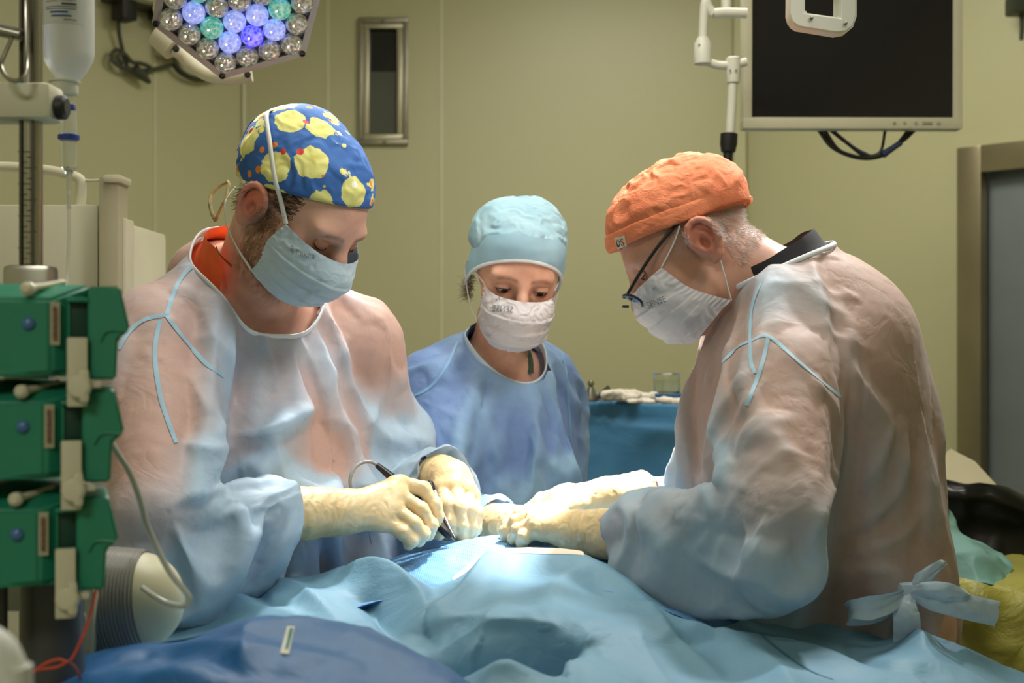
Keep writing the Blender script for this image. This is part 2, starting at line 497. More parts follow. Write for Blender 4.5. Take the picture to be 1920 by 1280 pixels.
MB().lathe((((x0 + x1) / 2 + .0), DB - .02, wz1 + .010), (0, -1, 0), [(.008, 0), (.008, .01), (.005, .014)], 14).build('latch', M_alu, win)
MB().lathe((((x0 + x1) / 2 + .006), DB - .02, wz0 - .012), (0, -1, 0), [(.007, 0), (.007, .01), (.004, .014)], 14).build('latch', M_alu, win)
# door with a steel frame in the right corner wall
dRot = np.stack([dr, -nr_, A3(0, 0, 1)], 1)
door = struct(empty('door_1', cr + dr * (sd + .3)))
M_dfr = plain('steel_frame', (150, 140, 112), .3, .6, var=.1, vscale=4); M_door = plain('grey_door', (122, 130, 132), .4, var=.04)
b = MB(); fwid = .085
def dbox(b, s0, s1, z0, z1, off, th, bev=.004): b.box(cr + dr * (s0 + s1) / 2 + nr_ * off + A3(0, 0, (z0 + z1) / 2), (s1 - s0, th, z1 - z0), dRot, bev)
dbox(b, sd - .035, sd + fwid - .035, 0, doorz + .035, .012, .05); dbox(b, sd + .62 - .05, sd + .655, 0, doorz + .035, .012, .05); dbox(b, sd + fwid - .036, sd + .571, doorz - .055, doorz + .035, .012, .05); b.build('door_frame', M_dfr, door)
b = MB(); dbox(b, sd + .048, sd + .572, .005, doorz - .052, -.045, .045); leaf = b.build('door_leaf', M_door, door)
# ceiling luminaires (outside the picture, they light the room)
M_lum = NT('luminaire'); M_lum.set(Base_Color=(.9, .9, .88, 1), Emission_Color=(1, .97, .88, 1), Emission_Strength=4.0); M_lum = M_lum.m
# ================================================================ equipment on the left
M_cream = plain('cream_plastic', (206, 202, 178), .45, var=.04); M_white = plain('white_plastic', (216, 216, 204), .4, var=.03)
M_green = plain('green_plastic', (34, 126, 100), .38, var=.06); M_dgreen = plain('deep_green_recess', (12, 60, 48), .5); M_blk = plain('black_rubber', (20, 20, 21), .5)
M_steelp = plain('brushed_pole', (160, 158, 150), .28, 1.0, var=.1, vscale=14)
# --- column of three syringe pumps
pump_label = ['green infusion pump at the top of the stack of three', 'green infusion pump in the middle of the stack of three', 'green infusion pump at the bottom, just above the grey pole']
D0 = 1.15
def pump(k, dx, dy, label):
    dv = unit(A3(-.335, 1, .02 - .02 * k)); Rp = np.stack([unit(A3(1, .335, 0)), unit(A3(-.335, 1, 0)), A3(0, 0, 1)], 1)
    q = lambda x, y, d=0.0: P(x + dx, y + dy, D0) + dv * d
    pr = empty('infusion_pump', q(60, 710, .07), label, 'pump', 'green infusion pumps')
    # rounded housing, its top falling towards us
    prof = [q(-110, 556), q(98, 556), q(166, 532, .02), q(166, 712, .02), q(20, 712), q(-110, 712)]
    m = MB(); 
    A = np.array([[-120, 560, 0.0], [95, 560, 0.0], [95, 700, 0.0], [20, 706, 0.0], [-120, 706, 0.0]])
    B_ = np.array([[-120, 528, .035], [168, 533, .030], [168, 700, .030], [20, 706, .030], [-120, 706, .035]])
    C_ = np.array([[-120, 522, .15], [168, 528, .15], [168, 700, .15], [20, 706, .15], [-120, 706, .15]])
    def face(a): return [q(*r) for r in a]
    V = np.array(face(A) + face(B_) + face(C_))
    Fc = [(0, 1, 2, 3, 4), (1, 0, 5, 6), (2, 1, 6, 7), (3, 2, 7, 8), (4, 3, 8, 9), (0, 4, 9, 5), (6, 5, 10, 11), (7, 6, 11, 12), (8, 7, 12, 13), (9, 8, 13, 14), (5, 9, 14, 10), (14, 13, 12, 11, 10)]
    o = mk('housing', V, Fc, M_green, pr, smooth=False)
    bm = bmesh.new(); bm.from_mesh(o.data); bmesh.ops.recalc_face_normals(bm, faces=bm.faces); bmesh.ops.bevel(bm, geom=list(bm.edges), offset=.003, segments=3, affect='EDGES'); bm.to_mesh(o.data); bm.free()
    o.data.polygons.foreach_set('use_smooth', [True] * len(o.data.polygons)); angle_smooth(o, 40)
    # lip along the bottom
    MB().box(q(20, 700, .012), (.095, .03, .006), Rp, .002).build('bottom_lip', M_green, pr)
    # side block with the stepped edge
    poly = [q(165, 537), q(226, 536), q(245, 618), q(222, 636), q(218, 712), q(165, 712)]
    m = MB().prism(np.array(poly) + dv * .004, dv * .10); o = m.build('side_block', M_green, pr)
    bm = bmesh.new(); bm.from_mesh(o.data); bmesh.ops.bevel(bm, geom=list(bm.edges), offset=.0022, segments=3, affect='EDGES'); bm.to_mesh(o.data); bm.free(); angle_smooth(o, 40)
    poly = spline([q(188, 640), q(196, 625), q(210, 619), q(238, 621)], 16); MB().tube(poly + dv * .003, .0012, 6).build('moulded_ridge', M_green, o)
    # dark syringe slot
    b = MB(); b.box(q(147, 597, .012), (.0165, .004, .036), Rp, .001); b.build('slot', M_dgreen, pr)
    b = MB(); b.box(q(147, 562, .008), (.020, .012, .004), Rp, .001); b.box(q(129, 597, .010), (.002, .010, .034), Rp, .0006); b.build('slot_frame', M_green, pr)
    # cream syringe clamp with its turning wing
    m = MB(); m.box(q(145, 697, -.002), (.0175, .010, .062), Rp, .0015); cp = m.build('syringe_clamp', M_cream, pr)
    b = MB(); b.lathe(q(150, 724, -.009), (0, -1, 0), [(.0105, 0), (.0105, .004), (.0085, .006), (.004, .0065)], 24); b.box(q(158, 722, -.011), (.0085, .008, .030), Rp, .0035); b.build('wing_knob', M_cream, cp)
    b = MB(); b.box(q(172, 720, -.003), (.016, .005, .006), Rp, .001); b.build('clamp_bar', M_cream, cp)
    # lamp lens, label, lever
    b = MB(); b.lathe(q(54, 607, .0), (0, -1, 0), [(.0062, -.001), (.0062, .0012), (.0050, .0030), (.0028, .0042), (.0006, .0046)], 20); b.build('indicator_lens', plain('blue_lens', (70, 110, 160), .12), pr)
    b = MB(); b.box(q(103, 606, -.0012 + .003), (.0085, .0012, .039), Rp); lb = b.build('label', plain('label_paper', (168, 168, 140), .7), pr)
    b = MB(); b.box(q(103, 606, .0), (.0032, .0010, .030), Rp); b.build('label_print', plain('label_ink', (120, 84, 70), .7, var=.5, vscale=300), lb)
    b = MB(); b.tube([q(50, 541, .0), q(80, 536, .02), q(118, 526, .05)], np.array([.0040, .0032, .0026]), 12); b.lathe(q(48, 541, -.006), (0, 1, 0), [(.003, 0), (.0062, .003), (.0062, .010), (.003, .013)], 18); b.build('lever', M_cream, pr)
    return pr
for k, (dx, dy) in enumerate(((0, 0), (-11, 193), (-22, 395))): pump(k, dx, dy, pump_label[k])
# clamp foot that carries the pumps and the grey column below
b = MB(); col = empty('pump_column', P(95, 1190, 1.22), 'dark grey round column under the green pumps', 'pole')
b.lathe(P(98, 1130, 1.25) * A3(1, 1, 0), (0, 0, 1), [(.075, 0), (.075, .03), (.035, .06), (.030, .10), (.030, 1.075), (.026, 1.08)], 28); b.build('column', plain('dark_grey_column', (70, 72, 72), .4), col)
b = MB(); b.box(P(58, 820, 1.34), (.05, .03, .36), None, .006); b.build('mounting_rail', M_steelp, col)
b = MB(); b.box(P(62, 1190, 1.205) + A3(-.030, 0, -.05), (.010, .01, .22), None, .002); b.build('side_rail', plain('rail_dark_grey', (64, 62, 58), .5), col)
# --- infusion pole with clamp and hook
pole = empty('infusion_pole', P(58, 640, 1.40) * A3(1, 1, 0), 'steel infusion pole with a cream clamp at the left edge', 'pole')
pc = P(58, 640, 1.40)
ln = 2.0
b = MB(); b.lathe(A3(pc[0], pc[1], .03), (0, 0, 1), [(.0125, 0), (.0125, ln)], 24); b.build('tube', M_steelp, pole)
for sgn in (-1, 1):
    b = MB(); b.box((pc[0] + sgn * .0065, pc[1] - .0118, 1.15), (.0022, .003, 1.6)); b.build('groove', plain('groove_dark', (84, 82, 76), .4, .8), pole)
b = MB()
for k in range(24):
    zz = P(0, 285 + k * 10, 1.39)[2]; b.box((pc[0] + (.004 if k % 2 else -.003), pc[1] - .0128, zz), (.008 if k % 3 else .013, .0012, .0007))
b.build('scale_marks', plain('mark_ink', (60, 58, 54), .7), pole)
b = MB(); b.lathe(A3(pc[0], pc[1], .0), (0, 0, 1), [(.085, 0), (.085, .02), (.03, .045), (.02, .06)], 30); b.build('foot', M_steelp, pole)
b = MB(); z0, z1 = P(0, 226, 1.39)[2], P(0, 157, 1.39)[2]; xa, xb = P(-45, 0, 1.38)[0], P(97, 0, 1.38)[0]
b.box(((xa + xb) / 2, pc[1], (z0 + z1) / 2), (xb - xa, .05, z1 - z0), None, .009); b.build('clamp', M_cream, pole)
b = MB(); b.lathe((xb - .001, pc[1] - .005, P(0, 200, 1.39)[2]), (1, 0, 0), [(.008, 0), (.0135, .002), (.0135, .010), (.010, .013)], 12); b.build('clamp_knob', M_blk, pole)
hk = MB(); hk.tube([P(-30, 50, 1.37), P(40, 66, 1.37)], .0068, 14); o = hk.build('cross_bar', M_steelp, pole)
MB().tube(spline(PX((22, 72, 1.365), (12, 95, 1.36), (2, 120, 1.355), (8, 140, 1.35), (24, 151, 1.35), (40, 148, 1.352), (49, 132, 1.36), (50, 100, 1.37), (49, 20, 1.38), (49, -60, 1.38)), 60), .0024, 10).build('hook', M_steelp, pole)
# --- infusion bottle hanging upside down
Db = 1.52
tr = NT('clear_plastic'); tr.set(Base_Color=(.93, .96, .97, 1), Roughness=.12, Transmission_Weight=.85, IOR=1.2); tr.b.inputs['Alpha'].default_value = 1
frost = NT('frosted_plastic'); frost.set(Base_Color=(.86, .88, .88, 1), Roughness=.35, Transmission_Weight=.45, IOR=1.25)
bc = P(128, 0, Db); bz = lambda y: P(0, y, Db)[2]
bt = empty('infusion_bottle', A3(bc[0], bc[1], bz(180)), 'upside-down plastic infusion bottle beside the steel pole', 'bottle')
px = Db / F
b = MB(); b.lathe((bc[0], bc[1], 0), (0, 0, 1), [(.004, bz(160)), (20 * px, bz(158)), (20 * px, bz(150)), (24 * px, bz(146)), (34 * px, bz(132)), (45 * px, bz(112)), (47 * px, bz(100)), (47 * px, bz(-80)), (44 * px, bz(-95)), (5 * px, bz(-97))], 40); b.build('bottle_body', frost.m, bt)
b = MB(); b.lathe((bc[0] - 7 * px, bc[1], 0), (0, 0, 1), [(24 * px, bz(178)), (25 * px, bz(176)), (25 * px, bz(156)), (29 * px, bz(155)), (29 * px, bz(152)), (20 * px, bz(150))], 36); b.build('cap', M_white, bt)
# printed label wrapped round the front of the bottle
n = 20; V = []; r_ = 47.6 * px
for zz in (bz(55), bz(-40)):
    for k in range(n):
        a = -PI / 2 - .95 + 1.95 * k / (n - 1); V.append((bc[0] + r_ * math.cos(a), bc[1] + r_ * math.sin(a), zz))
lab = mk('label', V, [(k, k + 1, n + k + 1, n + k) for k in range(n - 1)], plain('label_white', (206, 208, 206), .6), bt)
def bar(u0, u1, y, h, mat, nm='label_print'):
    V = []; k = 10
    for yy in (y + h / 2, y - h / 2):
        for j in range(k):
            a = -PI / 2 - .8 + 1.6 * (u0 + (u1 - u0) * j / (k - 1)); V.append((bc[0] + (r_ + .0004) * math.cos(a), bc[1] + (r_ + .0004) * math.sin(a), bz(yy)))
    mk(nm, V, [(j, j + 1, k + j + 1, k + j) for j in range(k - 1)], mat, lab)
Mb, Mg = plain('print_blue', (50, 92, 160), .7), plain('print_grey', (92, 96, 104), .7)
for u0, u1, y, h, mt in ((.30, .78, 41, 3.0, Mb), (.26, .70, 34, 3.2, Mb), (.12, .90, 28, 1.2, Mb), (.12, .92, 24, 1.2, Mg), (.55, .9, 19, 4, Mg), (.12, .45, 14, 1.2, Mg), (.5, .9, 12, 1.0, Mg), (.12, .42, 9, 1.2, Mg), (.12, .38, 4, 1.2, Mg), (.5, .88, 6, 1.0, Mg), (.5, .9, 0, 1.0, Mg), (.6, .9, 48, 1.6, Mg)): bar(u0, u1, y, h, mt)
dc = P(129, 0, Db)
b = MB(); b.lathe((dc[0], dc[1], 0), (0, 0, 1), [(4 * px, bz(392)), (5 * px, bz(330)), (10 * px, bz(318)), (14.5 * px, bz(314)), (15 * px, bz(262)), (15 * px, bz(205)), (10 * px, bz(196)), (8 * px, bz(178))], 28, False); b.build('drip_chamber', tr.m, bt)
b = MB(); b.lathe((dc[0], dc[1], 0), (0, 0, 1), [(16 * px, bz(263)), (20 * px, bz(261)), (20 * px, bz(254)), (16 * px, bz(252))], 28); b.build('blue_ring', plain('ring_blue', (30, 60, 150), .4), bt)
b = MB(); b.box((dc[0] + 9 * px, dc[1] - .006, bz(203)), (12 * px, .010, 11 * px), None, .002); b.build('blue_vent', plain('vent_blue', (34, 66, 160), .4), bt)
MB().tube(spline(PX((129, 388, Db), (129, 450, Db), (126, 520, Db), (120, 600, 1.45), (110, 700, 1.36)), 40), .0020, 8).build('tube', tr.m, bt)
# --- anaesthesia machine behind the pole
am = empty('anaesthesia_machine', P(60, 640, 2.35) * A3(1, 1, 0), 'cream anaesthesia machine with a rounded top rail behind the steel pole', 'machine')
Da = 2.30
def pan(b, x0, x1, y0, y1, d, th, bev=.006):
    a, c = P(x0, y1, d), P(x1, y0, d); b.box(((a[0] + c[0]) / 2, d + th / 2, (a[2] + c[2]) / 2), (c[0] - a[0], th, c[2] - a[2]), None, bev)
b = MB(); z = P(0, 392, Da)[2]; a, c = P(-120, 0, Da), P(232, 0, Da)
b.box(((a[0] + c[0]) / 2, Da + .16, (z - .02 + .12) / 2 + .0), (c[0] - a[0], .26, z - .14), None, .012); b.build('cabinet', M_cream, am)
b = MB(); pan(b, -120, 184, 383, 640, Da - .03, .05); b.build('front_panel', M_cream, am)
b = MB(); pan(b, 195, 237, 408, 640, Da - .035, .05); b.build('side_panel', M_cream, am)
b = MB(); pan(b, 184, 222, 330, 660, Da - .06, .06); pp = b.build('corner_post', plain('post_cream', (176, 170, 142), .45), am)
b = MB(); pan(b, 192, 226, 326, 342, Da - .07, .07); b.build('post_cap', M_cream, pp)
b = MB(); b.tube(spline(PX((-130, 314, Da), (0, 313, Da), (60, 316, Da), (110, 323, Da), (148, 335, Da), (152, 360, Da), (150, 390, Da)), 60), .0095, 14); b.tube(spline(PX((150, 337, Da), (170, 339, Da), (188, 338, Da)), 10), .003, 8); b.build('top_rail', M_cream, am)
b = MB()
for sx in (-95, 210):
    for dy in (.05, .27): MB().lathe(P(sx, 640, Da) * A3(1, 0, 0) + A3(0, Da + dy, .05), (1, 0, 0), [(.02, -.02), (.05, -.018), (.05, .018), (.02, .02)], 18).build('castor', M_blk, am)
# --- ribbed drum lying by the pumps
Dr = 1.40; pr_ = Dr / F
rl = empty('ribbed_drum', P(250, 1190, Dr), 'cream drum with a grey ribbed sleeve below the green pumps', 'drum')
ax = unit(A3(.96, -.05, .10)); c0 = P(165, 1135, Dr)
R_ = lambda r: r * pr_
cr_ = [(R_(60), R_(-10)), (R_(96), R_(0)), (R_(100), R_(14)), (R_(103), R_(30)), (R_(100), R_(60)), (R_(92), R_(105)), (R_(80), R_(135)), (R_(62), R_(158)), (R_(40), R_(172)), (R_(15), R_(179)), (R_(2), R_(180))]
cp_ = spline(np.array([(x, y, 0) for x, y in cr_]), 44)[:, :2]
b = MB(); b.lathe(c0, ax, cp_, 48); b.build('drum_body', plain('ivory_drum', (214, 208, 176), .4), rl)
pf = []
for k in range(13 * 8 + 1):
    u = k / (13 * 8); h = 34 + u * 84; r = np.interp(h, [30, 60, 105, 135], [104, 101, 93.5, 81.5]) + .2 + 2.6 * (.5 + .5 * math.cos(u * 13 * 2 * PI)); pf.append((R_(r), R_(h)))
b = MB(); b.lathe(c0, ax, pf, 64, False); b.build('ribbed_sleeve', plain('grey_ribbed', (138, 136, 130), .3, var=.05), rl)
b = MB(); b.prism(np.array(PX((128, 1108, 1.33), (172, 1095, 1.33), (178, 1120, 1.33), (172, 1210, 1.33), (160, 1255, 1.33), (140, 1262, 1.33), (128, 1240, 1.33))), (0, .02, 0)); b.build('end_bracket', M_cream, rl)
MB().tube(spline(PX((130, 1130, 1.32), (142, 1140, 1.315), (155, 1152, 1.315), (157, 1166, 1.32)), 12), .0030, 10).build('bracket_catch', M_cream, rl)
# --- thin clear tube looping down to the drum
tb = MB().tube(spline(PX((200, 800, 1.26), (214, 838, 1.25), (243, 885, 1.25), (262, 935, 1.25), (274, 980, 1.25), (296, 1030, 1.25), (320, 1075, 1.25), (345, 1105, 1.25), (355, 1122, 1.25), (345, 1135, 1.25), (315, 1131, 1.26), (290, 1118, 1.27), (268, 1102, 1.30)), 90), .0029, 10).build('tubing', NT('milky_tube').set(Base_Color=srgb(206, 208, 196), Roughness=.25, Transmission_Weight=.4, IOR=1.2).m)
tag(tb, 'thin clear tube looping down beside the ribbed drum', 'tube')
cd = empty('cord', P(150, 1200, 1.22), 'thin orange-red cord tied in front of the grey column', 'cord')
M_cord = plain('orange_cord', (196, 78, 50), .7)
MB().tube(spline(PX((180, 1106, 1.24), (170, 1150, 1.22), (150, 1205, 1.20), (130, 1240, 1.195), (110, 1236, 1.19), (85, 1244, 1.19), (60, 1262, 1.19), (40, 1278, 1.19)), 60), .0016, 8).build('cord_run', M_cord, cd)
MB().tube(spline(PX((128, 1239, 1.192), (108, 1250, 1.19), (80, 1254, 1.19), (58, 1258, 1.19)), 30), .0014, 8).build('cord_loop', M_cord, cd)
MB().tube(spline(PX((128, 1239, 1.192), (142, 1252, 1.19), (150, 1270, 1.19), (153, 1300, 1.20)), 24), .0014, 8).build('cord_end', plain('cord_dark', (110, 60, 70), .7), cd)
# ================================================================ surgical lamp
lamp = empty('surgical_lamp', P(470, 30, 2.25), 'hexagonal surgical lamp full of round lenses, hanging top left', 'lamp')
sp = .0392; Dl = 2.2
e1 = unit(A3(.958, .048, .28)); n_ = A3(.2236, -.734, -.639); n_ = unit(n_ - e1 * (n_ @ e1)); e2 = np.cross(n_, e1); e2 = e2 if e2[2] > 0 else -e2
o0 = P(422, 115, Dl)
def lat(i, j): return o0 + sp * (i * e1 + j * (-.5 * e1 + .8660254 * e2))
cc = lat(1.5 + 1.5, 3) 
M_rim = plain('lamp_rim', (150, 150, 146), .4, .3); M_house = plain('lamp_housing', (206, 204, 182), .4)
ctr = lat(3, 3)
hexr = sp * 3.70
def hexpts(r, off): return [ctr + n_ * off + r * (math.cos(a) * e1 + math.sin(a) * e2) for a in [math.radians(60 * k) for k in range(6)]]
m = MB(); A_ = hexpts(hexr, -.004); B_ = hexpts(hexr * 1.02, -.055); C_ = hexpts(hexr * .62, -.13)
V = A_ + B_ + C_; Fc = [tuple(range(6))] + [(i, (i + 1) % 6, 6 + (i + 1) % 6, 6 + i) for i in range(6)] + [(6 + i, 6 + (i + 1) % 6, 12 + (i + 1) % 6, 12 + i) for i in range(6)] + [tuple(range(17, 11, -1))]
m.add(V, Fc); m.build('housing', M_house, lamp, ang=20)
m = MB(); a1, a2 = hexpts(hexr * 1.03, .006), hexpts(hexr * .945, .006); b1, b2 = hexpts(hexr * 1.03, -.006), hexpts(hexr * .945, -.006)
V = a1 + a2 + b1 + b2; Fc = []
for i in range(6):
    j = (i + 1) % 6; Fc += [(i, j, 6 + j, 6 + i), (12 + i, 18 + i, 18 + j, 12 + j), (i, 12 + i, 12 + j, j), (6 + i, 6 + j, 18 + j, 18 + i)]
m.add(V, Fc); rim = m.build('rim', M_rim, lamp, ang=20)
m = MB(); m.add(hexpts(hexr * .95, -.002), [tuple(range(6))]); m.build('reflector_plate', plain('dark_plate', (70, 70, 84), .25, .6), lamp)
for p in hexpts(hexr * .985, .006): MB().lathe(p, n_, [(.0055, 0), (.0055, .0016), (.003, .0022), (.0028, .0006)], 14).build('screw', plain('screw_dark', (50, 52, 50), .3, .8), rim)
colr = {'w': (150, 148, 132), 't': (40, 170, 150), 'l': (120, 140, 225), 'b': (56, 48, 215)}
def lens_mat(k):
    t = NT('lens_' + k); c = srgb(*colr[k])
    vo = t.n('ShaderNodeTexVoronoi', feature='F1', i_Scale=150.0); t.l(t.coords(), vo.inputs['Vector'])
    em = {'w': .10, 't': .55, 'l': .9, 'b': 1.2}[k]
    t.set(Base_Color=t.mix(c, (.85, .86, .84, 1), t.ramp(vo.outputs['Distance'], [(.2, (0, 0, 0)), (.8, (1, 1, 1))])), Metallic=.55 if k == 'w' else .15, Roughness=.1, Emission_Color=c, Emission_Strength=em, Coat_Weight=1.0)
    t.bump(vo.outputs['Distance'], .8, .004); return t.m
LM = {k: lens_mat(k) for k in colr}; spark = NT('led_spark'); spark.set(Base_Color=(1, 1, 1, 1), Emission_Color=(1, .98, .94, 1), Emission_Strength=14.0); spark = spark.m
colmap = {(1, 1): 'l', (2, 1): 'b', (3, 1): 'l', (1, 2): 't', (2, 2): 'l', (3, 2): 'l', (4, 2): 't', (1, 3): 'l', (5, 3): 'l', (2, 4): 't', (3, 4): 'l', (4, 4): 'l', (5, 5): 't'}
for j in range(0, 7):
    for i in range(0, 7):
        if i - j > 3 or j - i > 3: continue
        p = lat(i, j); k = colmap.get((i, j), 'w')
        lo = MB().lathe(p, n_, [(.0176, -.003), (.0194, .002), (.0190, .008), (.0162, .0140), (.0115, .0176), (.0055, .0195), (.0006, .0200)], 22).build('lens', LM[k], lamp)
        MB().lathe(p + n_ * .0178 - e1 * .005 + e2 * .004, n_, [(.0022, 0), (.0018, .0012), (.0004, .0016)], 10).build('led', spark, lo)
# yoke bar behind the lamp and its ceiling arm
b = MB(); b.tube([P(300, 60, 2.42), P(330, 88, 2.42)], .030, 18); b.tube(spline(PX((330, 92, 2.42), (375, 132, 2.42), (420, 146, 2.42), (472, 140, 2.42)), 24), .0135, 14); b.build('yoke_bar', M_cream, lamp)
for q in ((330, 92, 2.38), (464, 140, 2.405)): MB().lathe(P(*q), (0.3, -1, 0), [(.006, -.002), (.006, .006), (.004, .008)], 14).build('yoke_bolt', M_blk, lamp)
b = MB(); b.tube(spline([ctr - n_ * .12, ctr - n_ * .20 + A3(0, .05, .1), ctr + A3(-.10, .30, .65), A3(ctr[0] - .1, ctr[1] + .3, H)], 30), .028, 16); b.build('suspension_arm', M_cream, lamp)
# ---- wall boxes and the coiled cable in the left corner
wd = lambda px_, off=.0: cl + dl * on_wall(cl, dl, px_) + nl_ * off
Rw = np.stack([-dl, -nl_, A3(0, 0, 1)], 1)
def wp(px_, py_, off=.02):
    q = wd(px_, 0); D_ = q[1]; return A3(q[0], q[1], CZ - (py_ - 640) / F * D_) + nl_ * off
wb = empty('socket_rail', wp(265, 5, 0), 'dark socket rail high on the wall left of the lamp', 'socket')
MB().box(wp(255, 8, .05), (.30, .09, .05), Rw, .006).build('rail_body', plain('rail_dark', (58, 60, 52), .5), wb)
MB().box(wp(211, 16, .07), (.06, .07, .11), Rw, .006).build('plug', M_blk, wb); MB().box(wp(285, 30, .07), (.09, .07, .06), Rw, .006).build('plug', M_blk, wb)
MB().box(wp(228, -6, .10), (.14, .08, .07), Rw, .018).build('cover', M_cream, wb)
wb2 = MB().box(wp(312, 70, .05), (.13, .10, .17), Rw, .025).build('junction_box', M_cream); tag(wb2, 'cream rounded wall box beside the surgical lamp', 'box')
cb = empty('power_cable', wp(255, 120, .03), 'dark coiled power cable hanging on the wall left of the lamp', 'cable')
M_cab = plain('dark_cable', (70, 72, 60), .5)
MB().tube(spline([wp(*q) for q in ((204, 22, .06), (210, 60, .04), (220, 95, .03), (226, 118, .03), (234, 132, .03), (265, 134, .03), (300, 127, .03), (314, 124, .03), (325, 136, .03), (342, 147, .03), (362, 152, .03), (385, 149, .03), (400, 140, .03))], 80), .0075, 8).build('cable_run', M_cab, cb)
MB().tube(spline([wp(*q) for q in ((228, 122, .035), (212, 98, .04), (200, 100, .04), (197, 115, .04), (212, 128, .045), (240, 138, .045), (262, 140, .04), (268, 130, .045), (250, 122, .045), (232, 120, .05), (218, 105, .05), (206, 110, .05), (215, 124, .05))], 90), .0075, 8).build('cable_coil', M_cab, cb)
MB().tube([wp(236, 132, .05), wp(252, 146, .05), wp(265, 158, .05)], np.array([.02, .017, .008]), 10).build('connector', M_cab, cb)
MB().tube(spline([wp(*q) for q in ((310, 100, .06), (312, 118, .05), (330, 140, .05), (360, 151, .05), (395, 146, .05))], 40), .007, 8).build('cable_tail', M_cab, cb)
# ================================================================ monitor and arms on the right
Dm = 3.1
mon = empty('monitor', P(1605, 240, Dm), 'cream framed dark monitor hanging top right', 'monitor')
def mq(x, y, d=0.): return P(x, y, Dm) + A3(0, d, 0)
ex_ = unit(mq(1805, 241) - mq(1393, 240)); ez = unit(mq(1408, -60) - mq(1393, 240)); ez = unit(ez - ex_ * (ez @ ex_)); ey = np.cross(ez, ex_)
Rm = np.stack([ex_, ey, ez], 1); o1 = mq(1393, 241); wM = 412 * Dm / F; hM = 345 * Dm / F
def mb(u, v, off=0.): return o1 + ex_ * u + ez * v + ey * off
b = MB(); bz_ = .022; bot = .028
b.box(mb(wM / 2, bot / 2, .02), (wM, .045, bot), Rm, .004); b.box(mb(wM / 2, hM - bz_ / 2, .02), (wM, .045, bz_), Rm, .004); b.box(mb(bz_ / 2, hM / 2, .02), (bz_, .044, hM - .01), Rm, .004); b.box(mb(wM - bz_ / 2, hM / 2, .02), (bz_, .044, hM - .01), Rm, .004); b.build('bezel', M_cream, mon)
sg = NT('screen_glass'); sg.set(Base_Color=(.016, .015, .017, 1), Roughness=.10); sg.b.inputs['Specular IOR Level'].default_value = .6
b = MB(); b.box(mb(wM / 2, hM / 2, .012), (wM - .03, .008, hM - .03), Rm); b.build('screen', sg.m, mon)
b = MB(); b.box(mb(wM / 2, hM / 2, .05), (wM * .9, .05, hM * .9), Rm, .02); b.build('back_cover', M_cream, mon)
for k, x in enumerate((.30, .325, .352, .408)): MB().lathe(mb(x * 1.0 + .065, bot * .5, -.003), -ey, [(.004, 0), (.004, .002), (.002, .0028)], 12).build('button', plain('button_grey', (170, 168, 150), .5), mon)
MB().box(mb(.445, bot * .5, -.004), (.024, .003, .007), Rm, .0015).build('power_button', plain('button_grey2', (160, 158, 142), .5), mon)
for nm, pts, r, mt in (('cable', ((1535, 243), (1560, 275), (1600, 293), (1640, 294), (1690, 265), (1715, 243)), .0055, M_blk), ('cable', ((1555, 243), (1590, 270), (1620, 291), (1650, 285), (1660, 243)), .0038, M_blk), ('cable', ((1545, 243), (1575, 283), (1625, 297), (1670, 283), (1705, 243)), .005, M_blk), ('cable', ((1560, 243), (1600, 275), (1630, 291)), .0030, plain('blue_grey_cable', (60, 66, 90), .5))):
    MB().tube(spline([P(x, y, Dm + .04) for x, y in pts], 40), r, 8).build(nm, mt, mon)
b = MB(); b.tube(spline(PX((1690, 268, Dm + .03), (1670, 280, Dm + .03), (1655, 290, Dm + .03)), 10), np.linspace(.006, .010, 10), 10); b.build('connector', plain('connector_blue', (34, 44, 84), .5), mon)
b = MB(); b.tube([mb(wM / 2, hM * .55, .08), mb(wM / 2, hM * .55, .2), A3(mb(wM / 2, 0, .2)[0], mb(0, 0, .2)[1], H)], .03, 16); b.build('ceiling_arm', M_cream, mon)
# lamp handle frame in front of the monitor
hd = empty('lamp_handle', P(1540, 40, 1.95), 'cream square handle frame with two screws in front of the monitor', 'handle')
b = MB(); Dh = 1.95
out = [(1480, -60), (1479, 25), (1484, 42), (1497, 51), (1570, 63), (1588, 60), (1600, 50), (1607, 30), (1607, -60)]; inn = [(1510, -60), (1510, 23), (1575, 32), (1576, -60)]
V = PX(*[(x, y, Dh) for x, y in out]); n1 = len(V)
poly_o = np.array(V); poly_i = np.array(PX(*[(x, y, Dh) for x, y in inn]))
V = np.concatenate([poly_o, poly_i, poly_o + A3(.004, .045, .004), poly_i + A3(0, .045, 0)])
Fc = []; mp_ = [0, 1, 1, 1, 2, 2, 2, 2, 3]
for k in range(n1 - 1):
    a_, c_ = n1 + mp_[k], n1 + mp_[k + 1]
    f = (k, k + 1, c_, a_) if a_ != c_ else (k, k + 1, a_); Fc.append(f); Fc.append(tuple(x + n1 + 4 for x in reversed(f)))
    Fc.append((k + 1, k, k + n1 + 4, k + 1 + n1 + 4))
for k in range(3): Fc.append((n1 + k, n1 + k + 1, n1 + k + 1 + n1 + 4, n1 + k + n1 + 4))
o = mk('handle_frame', V, Fc, M_white, hd); 
bm = bmesh.new(); bm.from_mesh(o.data); bmesh.ops.recalc_face_normals(bm, faces=bm.faces); bmesh.ops.bevel(bm, geom=[e for e in bm.edges if len(e.link_faces) == 2 and e.calc_face_angle(0) > .6], offset=.003, segments=3, affect='EDGES'); bm.to_mesh(o.data); bm.free(); angle_smooth(o, 50)
for q in ((1521, 34), (1585, 44)): MB().lathe(P(q[0], q[1], Dh - .001), (0, -1, 0), [(.0030, 0), (.0030, .002), (.0015, .0028)], 12).build('screw', M_steelp, hd)
